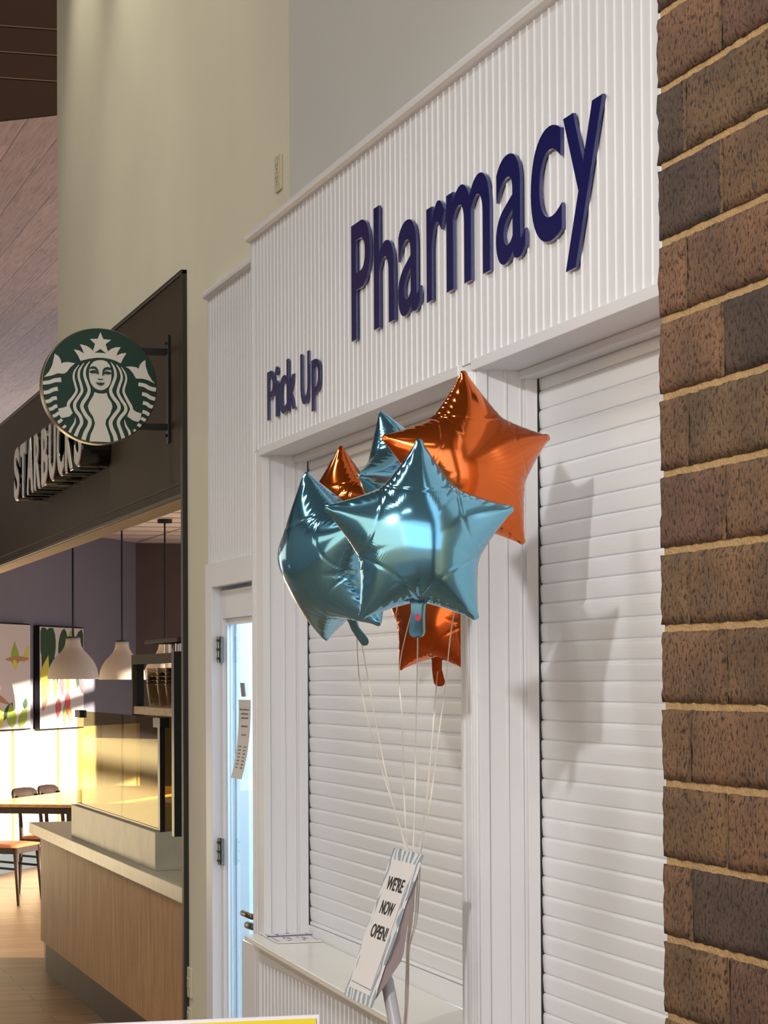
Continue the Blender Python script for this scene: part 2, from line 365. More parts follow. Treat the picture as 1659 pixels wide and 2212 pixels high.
    MORT = mat('sand_mortar', (158, 128, 86), 0.9, noise=0.12, nscale=30, bump=0.5, bscale=220)
    mb = MB(); mb.box((XB + 0.006, -1.2, 0), (XB + 0.11, YB - 0.006, 4.2))
    mb.build('mortar', MORT, o, world=True)
brickwall()

# --- the hall: far side wall and ceiling
struct(MB().box((-6.2, -9, 0), (-6.0, 40, 6.9)).build('wall_hall', mat('hall_wall_paint', (140, 136, 132), 0.8)))
struct(MB().box((-6.2, -9, 6.6), (1.73, 13.4, 6.75)).build('ceiling', mat('hall_ceiling_wood', (96, 86, 78), 0.8, spec=0.2)))
# --- pharmacy front
yL = Yx(545, 900, XF)                      # far end of the front
yO1 = Yx(567, 1300, XF); yO2 = Yx(993, 1500, XF)       # pick-up opening
yP = Yx(1032, 1200, XF)                    # far corner of the right-hand opening
zH = (Zx(567, 985, XF) + Zx(1411, 643.4, XF)) / 2
zM = (Zx(545.7, 518, XF) + Zx(954.5, 180, XF)) / 2
zS = onx(995, 2171, XS).z - 0.002
YN = 1.6
print('yL', yL, 'yO1', yO1, 'yO2', yO2, 'yP', yP, 'zH', zH, 'zM', zM, 'zS', zS, 'YB', YB)
m_ = MB(); bead_panel(m_, XF, YN, yL - 0.02, zH + 0.02, zM - 0.012); struct(m_.build('wall_front', WHITE))
m_ = MB()                                   # boards around the openings: corner post, soffits and jambs
m_.box((XF - 0.004, yL - 0.022, 0), (XF + 0.10, yL, zM))                       # far corner board
m_.box((XF - 0.002, yL - 0.04, zS), (XF + 0.05, yL - 0.022, zH + 0.02)); 
m_.box((XF, yO1, zS), (XF + 0.14, yL - 0.04, zH + 0.02))                       # far jamb block
m_.box((XF + 0.002, yP, 0), (XF + 0.145, yO2, zH + 0.02))                      # post between the openings
m_.box((XF + 0.002, YN, zH), (XF + 0.30, yP, zH + 0.05)); m_.box((XF + 0.002, yO2, zH), (XF + 0.30, yO1, zH + 0.05))
m_.build('trim_1', WHITE, None, bevel=0.003); struct(bpy.data.objects['trim_1'])
m_ = MB()                                   # thin trim along the bottom of the boards
m_.box((XF - 0.010, YN, zH - 0.002), (XF + 0.02, yP + 0.012, zH + 0.022)); m_.box((XF - 0.010, yO2 - 0.03, zH - 0.002), (XF + 0.02, yO1 + 0.004, zH + 0.022))
struct(m_.build('trim_2', WHITE, bevel=0.002))
m_ = MB()                                   # half-round cap moulding on top
mp = [(0.0, -0.016), (-0.012, -0.0145), (-0.020, -0.008), (-0.0235, 0.0), (-0.0215, 0.008), (-0.015, 0.0135), (-0.006, 0.016), (0.03, 0.016), (0.03, -0.016)]
m_.prism([(XF + a, YN, zM + b) for a, b in mp], (0, yL + 0.004 - YN, 0)); struct(m_.build('trim_3', WHITE, smooth=False, bevel=0.002))
# post mouldings (raised beads on the post's face and on the jambs)
m_ = MB()
for t in (0.012, 0.030, 0.046, 0.075, 0.094):
    m_.tube([(XF + 0.001, yP + t, 0.0), (XF + 0.001, yP + t, zH)], 0.0055, 8)
m_.box((XF - 0.006, yP + 0.052, 0), (XF + 0.004, yP + 0.070, zH))
for yy, z0 in ((yP, 0.0), (yO1, zS)):       # flat boards with a shallow step on the jambs facing the camera
    m_.box((XF, yy - 0.006, z0), (XF + 0.022, yy + 0.001, zH)); m_.box((XF + 0.062, yy - 0.003, z0), (XF + 0.068, yy + 0.001, zH))
    m_.box((XF + 0.096, yy - 0.003, z0), (XF + 0.101, yy + 0.001, zH)); m_.box((XF + 0.108, yy - 0.012, z0), (XF + 0.134, yy + 0.001, zH))
struct(m_.build('trim_4', WHITE, bevel=0.001))
m_ = MB(); m_.box((XF + 0.095, YN, zH - 0.018), (XF + 0.134, yP, zH)); m_.box((XF + 0.095, yO2, zH - 0.018), (XF + 0.134, yO1, zH)); struct(m_.build('trim_5', WHITE, bevel=0.002))
m_ = MB()                                   # knee wall under the ledge
yK = Yx(525, 2120, XF)
bead_panel(m_, XF, yO2, yO1 + 0.05, 0.0, zS - 0.035); m_.box((XF - 0.003, yO1 + 0.05, 0), (XF + 0.085, yK, zS - 0.018)); m_.box((XF - 0.006, yO2, zS - 0.055), (XF + 0.1, yO1 + 0.05, zS - 0.018))
struct(m_.build('wall_knee', WHITE, bevel=0.001))
# --- ledge
L1, L2 = onx(672, 2017, XS), onx(995, 2171, XS); LN = (L1 - L2).cross(Vector((1, 0, 0))).normalized()
if LN.z < 0: LN = -LN
LO = lambda px_, py_: onplane(px_, py_, L1, LN)
LZ = lambda y: L2.z + (L1.z - L2.z) * (y - L2.y) / (L1.y - L2.y)
print('ledge', L1.z, L2.z)
pa = LO(528, 2018.3); pb = LO(739.8, 2139.7); dd = (pb - pa)
pe = pa + dd * ((yO2 + 0.004 - pa.y) / dd.y)
t_ = MB().prism([(x, y, LZ(y) - 0.018) for x, y in ((pa.x, pa.y), (pe.x, pe.y), (XS - 0.014, pe.y), (XS - 0.014, yO1 - 0.002), (XF - 0.005, yO1 - 0.002), (XF - 0.005, pa.y))], (0, 0, 0.018)).build('counter_ledge', SILL, bevel=0.003)
tag(t_, 'cream laminate ledge below the closed pick-up shutter', 'counter')

# --- shutters
def shutter(name, y0, y1, z0, z1, label):
    t = thing(name, label, 'shutter', (XS, (y0 + y1) / 2, z0), group='roll-down counter shutters')
    P = 0.0418; prof = []; z = z1; lim = z0 + 0.05
    one = [(0.0012, 0.0), (0.0012, -0.0012), (-0.0016, -0.0018), (-0.0032, -0.0042), (-0.0040, -0.0075), (-0.0041, -0.0115), (-0.0038, -0.018), (-0.0033, -0.025), (-0.0027, -0.032), (-0.0020, -0.0385), (-0.0012, -0.0410), (0.0012, -0.0414)]
    while z > lim:
        prof += [(XS + a, z + b) for a, b in one if z + b > lim]; z -= P
    n = len(prof); mb = MB()
    mb.add([(x, y0, zz) for x, zz in prof] + [(x, y1, zz) for x, zz in prof], [(i, i + 1, n + i + 1, n + i) for i in range(n - 1)])
    mb.box((XS + 0.004, y0, lim), (XS + 0.010, y1, z1)); mb.build('slat_curtain', SHUT, t)
    MB().box((XS - 0.012, y0, z0), (XS + 0.01, y1, lim + 0.002)).build('bottom_bar', SHUT, t, bevel=0.003)
    for yy in (y0, y1):
        sgn = 1 if yy == y1 else -1
        g = MB(); g.box((XS - 0.006, yy - 0.001 * sgn, z0), (XS + 0.01, yy + 0.006 * sgn, z1)); g.build('guide_channel', BLKGLOSS, t)
    return t
shutter('roller_shutter', yO2 + 0.008, yO1 - 0.008, zS, zH, 'closed white slatted shutter standing on the cream ledge behind the balloons')
shutter('roller_shutter', YN, yP - 0.008, 0.0, zH, 'closed white slatted shutter between the moulded post and the brick wall')
for o_ in (): pass

# --- cream wall, grey wall above, door wall
yC0 = 5.5; yOp = Yx(397, 1400, 1.700); yFar = Yx(124, 500, XC)
yG = Yx(617, 300, XC)
m_ = MB(); m_.box((XC, yG, zM - 0.3), (XC + 0.14, yOp, 7.0)); m_.box((XC, Yx(453, 1500, XC) , 0), (XC + 0.14, yOp, zM - 0.3)); m_.box((XC + 0.012, yG, 2.28), (XC + 0.14, Yx(453, 1500, XC), zM - 0.3)); m_.box((XC, yOp, 2.6), (XC + 0.14, yFar, 7.0))
struct(m_.build('wall_right', CREAM))
struct(MB().box((XC + 0.012, YN, zM - 0.3), (XC + 0.14, yG, 7.0)).build('wall_upper', GREYW))
# strip over the door: boards, cap moulding
yd0 = yL - 0.05; yd1 = Yx(450, 700, XD); zdM = (Zx(450, 637, XD) + Zx(540, 574, XD)) / 2; zdB = (Zx(445, 1219, XD) + Zx(545.6, 1202.5, XD)) / 2
m_ = MB(); bead_panel(m_, XD, yd0, yd1 - 0.02, zdB, zdM - 0.012); m_.box((XD - 0.003, yd1 - 0.02, zdB), (XD + 0.04, yd1, zdM - 0.01)); m_.box((XD + 0.02, yd0, zdB), (XD + 0.12, yd1 - 0.02, zdM - 0.01)); struct(m_.build('wall_door', WHITE))
m_ = MB(); m_.prism([(XD + a, yd0, zdM + b) for a, b in mp], (0, yd1 + 0.004 - yd0, 0)); struct(m_.build('trim_6', WHITE, bevel=0.002))
# --- door
XDF = XD - 0.012
def door():
    d = thing('door_1', 'white door with a tall narrow glass light and printed notice, beside the pick-up window', 'door', (XD, (yd0 + yd1) / 2, 0)); d['kind'] = 'structure'
    yA = Yx(444, 1500, XDF); yB_ = Yx(457, 1500, XDF); zT = (Zx(457, 1267, XDF) + Zx(545, 1255, XDF)) / 2
    m = MB(); m.box((XDF, yB_, 0), (XDF + 0.045, yA, zdB + 0.001)); m.box((XDF, yd0, zT), (XDF + 0.045, yB_, zdB + 0.001))
    m.box((XDF + 0.075, yB_ - 0.05, 0), (XDF + 0.12, yB_ + 0.02, zT)); m.box((XDF + 0.045, yB_, 0), (XDF + 0.10, yA - 0.01, zdB)); m.box((XDF + 0.075, yd0, zT - 0.03), (XDF + 0.12, yB_, zT + 0.06)); m.build('door_frame', WHITE, d, bevel=0.003)
    XL = XDF + 0.030
    y1 = Yx(466.5, 1500, XL); yg = Yx(481, 1500, XL); zg = Zx(481, 1337, XL); zt = zT - 0.012
    yn = yL - 0.035
    m = MB(); m.box((XL, yg, 0.02), (XL + 0.044, y1, zt)); m.box((XL, yn, zg), (XL + 0.044, yg, zt)); m.box((XL, yn, 0.02), (XL + 0.044, yg, 0.30)); m.box((XL, yn, 0.3), (XL + 0.044, yn + 0.02, zg))
    m.build('door_leaf', WHITE, d, bevel=0.002)
    m = MB(); m.box((XL + 0.012, yg - 0.02, 0.30), (XL + 0.03, yg, zg)); m.box((XL + 0.012, yn + 0.02, zg - 0.02), (XL + 0.03, yg - 0.02, zg)); m.build('glazing_bead', WHITE, d)
    p = MB().box((XL + 0.020, yn + 0.02, 0.30), (XL + 0.024, yg - 0.02, zg - 0.02)).build('glass_pane', DOORG, d)
    for ya, yb in ((1375, 1431), (1811, 1868)):
        za, zb = Zx(461, ya, XDF), Zx(461, yb, XDF); yc = Yx(461, 1500, XDF)
        h = MB(); h.box((XL - 0.008, yc - 0.02, zb), (XL + 0.001, yc + 0.026, za))
        h.tube([(XL - 0.010, yc + 0.004, zb), (XL - 0.010, yc + 0.004, za)], 0.006, 8)
        for q in (0.15, 0.5, 0.85): h.box((XL - 0.0175, yc - 0.01, za + (zb - za) * q - 0.004), (XL - 0.008, yc + 0.014, za + (zb - za) * q + 0.004), 1)
        h.build('hinge', [STEEL, BLACK], d)
    pl = onx(536, 1977, XL - 0.05)
    m = MB(); m.tube([(XL - 0.05, pl.y + 0.075, pl.z), (XL - 0.05, pl.y - 0.05, pl.z)], 0.0095, 12); m.tube([(XL + 0.0, pl.y - 0.05, pl.z), (XL - 0.05, pl.y - 0.05, pl.z)], 0.010, 12)
    m.build('lever_handle', LEVER, d, smooth=True)
    pl2 = onx(538, 1996, XL - 0.02); m = MB(); m.tube([(XL - 0.02, pl2.y + 0.02, pl2.z - 0.005), (XL - 0.02, pl2.y - 0.08, pl2.z - 0.002)], 0.012, 12); m.build('lock_case', STEEL, d, smooth=True)
    return XL + 0.018
XG = door()
# paper notice taped inside the glass, and the latch tab above it
def notice():
    c = [onx(*p, XG) for p in ((516, 1511.5), (542, 1512), (535, 1683), (512, 1680))]
    t = thing('door_notice', 'white printed opening-hours notice taped to the door glass', 'notice', c[3])
    n = 10; vs = []; m = MB()
    def P(u, v):     # u 0..1 across, v 0..1 down, curling away at the lower end
        a = c[0].lerp(c[3], v); b = c[1].lerp(c[2], v); q = a.lerp(b, u); bow = math.sin(v * math.pi) * 0.0; 
        k = 0.02 * (v ** 2.5) ; s = c[0].lerp(c[3], v) ; q.y -= 0.06 * (v * (1 - v)); q.x -= 0.001 + k; return q
    for i in range(n + 1): vs += [P(0, i / n), P(1, i / n)]
    sheet = MB().add(vs, [(2 * i, 2 * i + 1, 2 * i + 3, 2 * i + 2) for i in range(n)]); 
    sheet.add([v + Vector((0.0006, 0, 0)) for v in vs], [(2 * i + 2, 2 * i + 3, 2 * i + 1, 2 * i) for i in range(n)]); sheet.build('paper', PAPER, t)
    rnd = random.Random(5)
    def line(u0, u1, v, hh):                     # print too small to read in the photograph: a row of short strokes
        m = MB(); u = u0
        while u < u1:
            d = rnd.uniform(0.018, 0.034); k = rnd.uniform(0.5, 1.0)
            a = [P(u, v - hh * k), P(u + d * 0.55, v - hh * k), P(u + d * 0.55, v), P(u, v)]; m.add([x - Vector((0.0008, 0, 0)) for x in a], [(0, 1, 2, 3)]); u += d
        m.build('text_line', INK, t)
    for u0, u1, v in ((0.12, 0.88, 0.133), (0.22, 0.80, 0.187), (0.24, 0.80, 0.24), (0.24, 0.80, 0.345), (0.34, 0.72, 0.452)): line(u0, u1, v, 0.024)
    for i in range(7): line(0.18, 0.40, 0.60 + i * 0.0445, 0.021); line(0.62, 0.84, 0.603 + i * 0.0445, 0.021)
    q = [onx(*p, XG) for p in ((521, 1475), (530, 1475), (533, 1505), (524, 1505))]
    s = MB().prism([v + Vector((-0.001, 0, 0)) for v in q], (-0.003, 0, 0)); 
    k = s.build('sticker', SHADE_B, None); tag(k, 'small grey-brown sticker on the door glass above the printed notice', 'sticker')
notice()
# pharmacy room behind the door glass
m_ = MB(); yRm = yOp - 0.06; m_.box((XC + 0.145, yRm, 0), (3.5, yRm + 0.08, 3.1)); m_.box((3.4, 5.0, 0), (3.5, yRm, 3.1)); m_.box((XC + 0.145, 5.0, 3.0), (3.5, yRm, 3.1)); m_.box((XC + 0.05, 5.0, 0), (3.4, 5.1, 3.1))
struct(m_.build('wall_back', ROOMW))
# ================================================================== CAFE FRONT
XFA, XFB = 1.700, 1.825
def portal():
    zt = (onx(397, 577, XFA).z + onx(2, 918, XFA).z) / 2; zb = (onx(390, 1078, XFA).z + onx(2, 1217, XFA).z) / 2
    yf = Yx(-160, 1000, XFA); yn = yOp + 0.02; yn0 = Yx(397, 1200, XFA)
    m = MB(); m.box((XFA, yn0 + 0.02, zb), (XFB, yf, zt - 0.012)); struct(m.build('wall_fascia', BRONZE))
    m = MB(); m.box((XFA - 0.008, yn0, zt - 0.016), (XFB, yf, zt)); m.box((XFA - 0.004, yn0, 0), (XFA + 0.022, yn0 + 0.035, zt)); m.box((XFA - 0.004, yn0 + 0.035, zb - 0.002), (XFA + 0.012, yf, zb + 0.012))
    m.box((XFA - 0.004, yn0 + 0.035, zb + 0.045), (XFA, yf, zb + 0.05))
    struct(m.build('trim_7', mat('portal_black', (34, 28, 20), 0.45), bevel=0.002))
    m = MB(); m.box((XFA + 0.013, yn0 + 0.035, zb - 0.004), (XFB - 0.002, yf, zb + 0.001)); struct(m.build('trim_8', mat('soffit_tan', (226, 204, 168), 0.6)))
    return zt, zb
zFT, zFB = portal()

# raised channel letters on the fascia
def cafe_letters():
    Xw, Xf = XFA, 1.572
    ya, yb = Yx(30, 1030, Xf), Yx(178, 950, Xf)
    z0 = (onx(36, 1086, Xf).z + onx(165, 1007, Xf).z) / 2; H = 0.280
    t = thing('cafe_letter_sign', 'row of deep black channel letters with pale faces on the dark cafe fascia', 'sign', (Xw, (ya + yb) / 2, z0))
    word = 'STARBUCKS'; adv = [1.0, 1.0, 1.08, 1.04, 1.02, 1.06, 1.02, 1.06, 1.0]; tot = sum(adv); u = 0; W = ya - yb
    for ch, a in zip(word, adv):
        vs, fs, nz, lo, hi = glyph(ch, 0.045, 0.05, 0.006, 8)
        y1 = ya - W * (u + 0.07 * a) / tot; y0 = ya - W * (u + 0.93 * a) / tot; u += a
        sx = (y1 - y0) / (hi[0] - lo[0]); sz = H / (hi[1] - lo[1])
        f = lambda v, xa, xb: Vector((xa + (xb - xa) * (v.z - lo[2]) / (hi[2] - lo[2]), y1 - (v.x - lo[0]) * sx, z0 + (v.y - lo[1]) * sz))
        l = MB().add([f(v, Xw - 0.001, Xf) for v in vs], fs).build('letter', BLKGLOSS, t)
        vs, fs, nz, lo2, hi2 = glyph(ch, 0.022, 0.05, 0, 8)
        g = lambda v: Vector((Xf - 0.0035 if v.z > 0 else Xf + 0.004, y1 - (v.x - lo[0]) * sx, z0 + (v.y - lo[1]) * sz))
        MB().add([g(v) for v in vs], fs).build('letter_face', LETW, l)
cafe_letters()

# round blade sign
def strip(pts, ws):
    P = [Vector((p[0], p[1], 0)) for p in pts]; out_l, out_r = [], []
    # resample with Catmull-Rom
    n = len(P); Q = []; W = []
    for i in range(n - 1):
        p0, p1, p2, p3 = P[max(i - 1, 0)], P[i], P[i + 1], P[min(i + 2, n - 1)]
        for k in range(6):
            t = k / 6; Q.append(0.5 * ((2 * p1) + (p2 - p0) * t + (2 * p0 - 5 * p1 + 4 * p2 - p3) * t * t + (3 * p1 - p0 - 3 * p2 + p3) * t ** 3)); W.append(ws[i] * (1 - t) + ws[i + 1] * t)
    Q.append(P[-1]); W.append(ws[-1]); m = len(Q)
    for i in range(m):
        d = (Q[min(i + 1, m - 1)] - Q[max(i - 1, 0)]).normalized(); nn = Vector((-d.y, d.x, 0)); out_l.append(Q[i] + nn * W[i] / 2); out_r.append(Q[i] - nn * W[i] / 2)
    return [tuple(v[:2]) for v in out_l], [tuple(v[:2]) for v in out_r]
def blade_sign():
    bar = onx(369, 840, XFA); Y0 = bar.y
    c = ony(215, 834, Y0); rad = (ony(339, 834, Y0) - c).length; Rf = rad * 0.985
    t = thing('round_blade_sign', 'round green and white emblem sign on a black bracket projecting from the dark fascia', 'sign', (XFA, Y0, c.z))
    m = MB(); n = 96
    ring = [(c.x + rad * math.cos(2 * math.pi * k / n), c.z + rad * math.sin(2 * math.pi * k / n)) for k in range(n)]
    m.prism([(x, Y0 - 0.002, z) for x, z in ring], (0, 0.055, 0)); drum = m.build('sign_rim', GOLD, t, smooth=False, bevel=0.004)
    m = MB(); m.prism([(c.x + Rf * math.cos(2 * math.pi * k / n), Y0 - 0.006, c.z + Rf * math.sin(2 * math.pi * k / n)) for k in range(n)], (0, 0.005, 0)); m.build('sign_face', GREEN, t)
    S = Rf / 637.0
    def W(p, lift): return Vector((c.x + (p[0] - 760) * S, Y0 - 0.006 - lift, c.z - (p[1] - 734) * S))
    def clip(p):
        d = Vector((p[0] - 760, p[1] - 734)); L = d.length
        return p if L < 634 else (760 + d.x * 634 / L, 734 + d.y * 634 / L)
    m = MB()
    lifts = [0.0]
    def poly(mb, pts, lift=0.0015):
        lifts[0] += 0.00006; lift += lifts[0]
        pts = [clip(p) for p in pts]; bm = bmesh.new(); v1 = [bm.verts.new(W(p, lift)) for p in pts]
        try: f = bm.faces.new(v1); f.normal_update()
        except Exception: bm.free(); return
        bmesh.ops.triangulate(bm, faces=[f]); bm.verts.index_update()
        vs = [v.co.copy() for v in bm.verts]; fs = [tuple(x.index for x in q.verts) for q in bm.faces]; bm.free()
        k = len(vs); base = [v + Vector((0, lift, 0)) for v in vs]
        mb.add(vs + base, fs + [(i, (i + 1) % k, k + (i + 1) % k, k + i) for i in range(k)])
    def st(mb, pts, ws, lift=0.0015):
        lifts[0] += 0.00006; lift += lifts[0]
        l, r = strip(pts, ws); n_ = len(l); l = [clip(p) for p in l]; r = [clip(p) for p in r]
        vs = [W(p, lift) for p in l] + [W(p, lift) for p in r]; mb.add(vs, [(i, i + 1, n_ + i + 1, n_ + i) for i in range(n_ - 1)])
        vs2 = [W(p, 0) for p in l]; vs3 = [W(p, 0) for p in r]
        mb.add(vs[:n_] + vs2, [(i, i + 1, n_ + i + 1, n_ + i) for i in range(n_ - 1)]); mb.add(vs[n_:] + vs3, [(i, i + 1, n_ + i + 1, n_ + i) for i in range(n_ - 1)])
    poly(m, [(768, 137), (800, 212), (888, 218), (825, 268), (850, 345), (835, 373), (768, 322), (700, 368), (685, 342), (708, 270), (650, 215), (736, 211)])
    poly(m, [(470, 337), (535, 350), (585, 382), (565, 330), (538, 278), (610, 292), (655, 318), (686, 348), (700, 368), (735, 366), (768, 366), (805, 368), (835, 373), (850, 348), (890, 318), (940, 298), (995, 295), (965, 345), (945, 392), (1000, 366), (1058, 358), (1025, 415), (995, 475), (940, 450), (880, 432), (800, 421), (720, 422), (640, 436), (545, 462), (515, 400)])
    poly(m, [(768, 447), (730, 452), (695, 465), (660, 500), (645, 540), (638, 600), (642, 650), (655, 700), (680, 738), (710, 765), (740, 778), (768, 783), (800, 777), (830, 762), (858, 735), (875, 705), (888, 650), (890, 590), (886, 540), (868, 495), (838, 462), (805, 450)])
    for pts, ws in (
        ([(648, 465), (600, 540), (590, 620), (615, 700), (640, 780), (620, 850), (570, 930), (560, 980), (600, 1060), (645, 1120), (640, 1180), (600, 1260), (575, 1340)], [6, 25, 30, 32, 34, 38, 38, 38, 40, 42, 42, 46, 50]),
        ([(585, 485), (535, 560), (525, 640), (550, 730), (560, 800), (520, 870), (480, 940), (490, 1010), (540, 1080), (555, 1150), (520, 1220), (487, 1300)], [6, 22, 26, 28, 30, 32, 34, 36, 38, 36, 36, 42]),
        ([(528, 508), (480, 580), (468, 650), (490, 740), (500, 800), (460, 870), (415, 930), (405, 985)], [6, 18, 22, 24, 26, 30, 34, 30]),
        ([(485, 1095), (480, 1150), (440, 1220), (422, 1262)], [5, 20, 28, 30]),
        ([(885, 465), (925, 540), (935, 620), (905, 710), (880, 780), (905, 850), (965, 930), (970, 990), (920, 1060), (880, 1130), (890, 1200), (925, 1280), (942, 1350)], [6, 25, 30, 32, 34, 38, 38, 38, 40, 42, 42, 46, 50]),
        ([(945, 490), (990, 560), (1005, 640), (980, 720), (962, 800), (1000, 880), (1045, 950), (1045, 1010), (990, 1080), (965, 1140), (990, 1220), (1022, 1310)], [6, 22, 26, 28, 30, 32, 34, 36, 38, 36, 36, 42]),
        ([(1000, 515), (1045, 590), (1055, 660), (1030, 750), (1028, 800), (1065, 880), (1105, 950), (1120, 1005)], [6, 18, 22, 24, 26, 30, 34, 30]),
        ([(1035, 1105), (1050, 1170), (1085, 1230), (1098, 1285)], [5, 20, 28, 30]),
        ([(122, 722), (200, 710), (260, 688), (330, 680)], [38, 42, 45, 50]), ([(135, 828), (190, 818), (240, 792), (292, 780)], [40, 42, 42, 46]),
        ([(152, 928), (200, 918), (240, 890), (282, 884)], [38, 40, 40, 42]), ([(192, 1012), (235, 1000), (260, 978), (287, 972)], [38, 38, 38, 40]),
        ([(237, 1088), (272, 1072), (302, 1046)], [34, 36, 38]), ([(292, 1155), (318, 1138), (338, 1118)], [32, 34, 34]), ([(345, 1214), (362, 1200), (380, 1185)], [26, 28, 28]),
        ([(1192, 703), (1260, 714), (1320, 745), (1392, 758)], [40, 42, 45, 46]), ([(1232, 810), (1280, 820), (1330, 850), (1390, 866)], [40, 42, 42, 42]),
        ([(1242, 908), (1290, 920), (1320, 945), (1370, 956)], [40, 40, 40, 38]), ([(1237, 1006), (1280, 1020), (1305, 1038), (1330, 1046)], [40, 38, 38, 36]),
        ([(1222, 1082), (1255, 1098), (1288, 1116)], [36, 36, 34]), ([(1182, 1150), (1206, 1166), (1232, 1182)], [34, 34, 32]), ([(1138, 1212), (1152, 1224), (1168, 1236)], [28, 28, 26])):
        st(m, pts, ws)
    poly(m, [(418, 962), (395, 972), (345, 990), (298, 1000), (303, 1060), (325, 1098), (345, 1103), (420, 1085), (456, 1045), (440, 1010)])
    poly(m, [(1108, 966), (1130, 988), (1165, 1012), (1225, 1030), (1215, 1090), (1190, 1125), (1130, 1110), (1065, 1065), (1085, 1015)])
    poly(m, [(700, 806), (735, 818), (768, 821), (805, 819), (834, 810), (850, 860), (888, 918), (900, 965), (872, 1050), (828, 1110), (820, 1160), (846, 1230), (870, 1300), (878, 1358), (642, 1356), (655, 1280), (688, 1210), (705, 1150), (682, 1080), (640, 1015), (625, 965), (645, 915), (684, 850)])
    poly(m, [(258, 392), (300, 420), (325, 460), (332, 500), (355, 488), (400, 481), (485, 492), (430, 540), (395, 590), (362, 612), (290, 610), (230, 635), (140, 655), (195, 595), (232, 520), (248, 450)])
    poly(m, [(1270, 430), (1275, 500), (1300, 580), (1345, 655), (1380, 690), (1300, 655), (1240, 640), (1165, 640), (1130, 580), (1090, 535), (1048, 512), (1120, 508), (1170, 515), (1195, 530), (1210, 485), (1240, 450)])
    m.build('emblem', EMBW, t)
    g = MB()
    for pts in ([(640, 548), (655, 528), (690, 518), (722, 532), (740, 560), (747, 605), (735, 608), (722, 565), (700, 545), (665, 546)], [(642, 580), (668, 566), (705, 562), (738, 582), (742, 604), (715, 594), (675, 600), (648, 592)],
                [(893, 556), (878, 530), (840, 522), (806, 535), (790, 560), (786, 615), (797, 622), (806, 575), (828, 552), (865, 552)], [(889, 588), (862, 574), (825, 570), (797, 590), (792, 610), (820, 600), (858, 606), (884, 598)],
                [(733, 653), (750, 658), (780, 658), (797, 653), (784, 668), (748, 668)], [(713, 695), (740, 702), (765, 698), (790, 702), (815, 694), (796, 722), (768, 732), (738, 724)]):
        poly(g, pts, 0.004)
    g.build('emblem_face_lines', GREEN, t)
    m = MB(); z1, z2 = ony(340, 758, Y0).z, ony(340, 921, Y0).z; Yb = Y0 + 0.026
    for z in (z1, z2):
        m = MB(); m.box((c.x + rad * 0.62, Yb - 0.012, z - 0.012), (XFA - 0.004, Yb + 0.012, z + 0.012)); m.build('bracket_arm', BLACK, t)
    zt, zb = onx(369, 722, XFA).z, onx(369, 957, XFA).z
    m = MB(); m.box((XFA - 0.010, Yb - 0.018, zb), (XFA, Yb + 0.018, zt)); 
    for z in (zt - 0.03, zb + 0.03): m.tube([(XFA - 0.018, Yb, z), (XFA - 0.002, Yb, z)], 0.006, 8)
    m.build('mounting_bar', BLACK, t, bevel=0.002)
blade_sign()

# ------------------------------------------------------------------ canopy and bulkhead above the cafe
pA = ony(-60, 270, 13.5); pB = ony(140, 248, 13.5)
def canopy():
    dz = (pB.z - pA.z) / (pB.x - pA.x); f = lambda x, y: pA.z + (x - pA.x) * dz + (y - 13.5) * 0.0245
    vs = [(x, y, f(x, y)) for x, y in ((-7, 13.5), (9, 13.5), (9, 80), (-7, 80))]
    m = MB(); m.prism(vs, (0, 0, 0.1)); struct(m.build('ceiling_canopy', PINKP))
    vs = [(-7, 13.46, f(-7, 13.5)), (9, 13.46, f(9, 13.5)), (9, 13.46, 9.5), (-7, 13.46, 9.5)]
    m = MB(); m.prism([vs[0], vs[1], vs[2], vs[3]], (0, 0.03, 0)); 
    for py in (60, 116, 172):
        z = ony(60, py, 13.46).z
        m.box((-7, 13.452, z - 0.003), (9, 13.458, z + 0.003), 1)
    struct(m.build('wall_bulkhead', [DKPL, DKGAP]))
canopy()

# ================================================================== CAFE INTERIOR
Zw = 20.3
A0 = EYE + (CR * 0 + r0) * ((0 - 829.5) / FPX * Zw) + f0 * Zw; A0.z = 0
ang = math.atan2(2120 - 829.5, FPX)
UW = (r0 * math.sin(ang) + f0 * math.cos(ang)).normalized(); NW = (r0 * math.cos(ang) - f0 * math.sin(ang)).normalized()
def onA(px, py, off=0.0): return onplane(px, py, A0 + NW * off, NW)
cA = onA(293, 1172); zCI = cA.z; YBk = cA.y
s_end = (cA - A0).dot(UW)
def PA(s, off, z): v = A0 + UW * s + NW * off; return Vector((v.x, v.y, z))
def wallbox(mb, s0, s1, o0, o1, z0, z1, mi=0):
    mb.box((s0, o0, z0), (s1, o1, z1), mi, lambda v: PA(v.x, v.y, v.z))
m_ = MB(); wallbox(m_, -5, s_end, -0.12, 0, 0, zCI); struct(m_.build('wall_left', PURPW))
struct(MB().box((cA.x - 0.05, YBk, 0), (9.5, YBk + 0.12, zCI)).build('wall_far', BROWNW))
zWn = 1.24
m_ = MB(); wallbox(m_, -5, s_end - 0.0, 0, 0.012, 0, zWn)
m_.build('wall_wainscot', WAINS); struct(bpy.data.objects['wall_wainscot'])
m_ = MB()
s1, s2 = (onA(25, 1650) - A0).dot(UW), (onA(123, 1650) - A0).dot(UW)
k = -6
while s1 + k * (s2 - s1) < s_end: 
    ss = s1 + k * (s2 - s1)
    if ss > -4.9: wallbox(m_, ss - 0.025, ss + 0.025, 0.012, 0.03, 0.0, zWn)
    k += 1
struct(m_.build('trim_9', BATT))
m_ = MB(); wallbox(m_, -5, s_end, 0.012, 0.05, 0, 0.17); struct(m_.build('baseboard_left', NBASE))
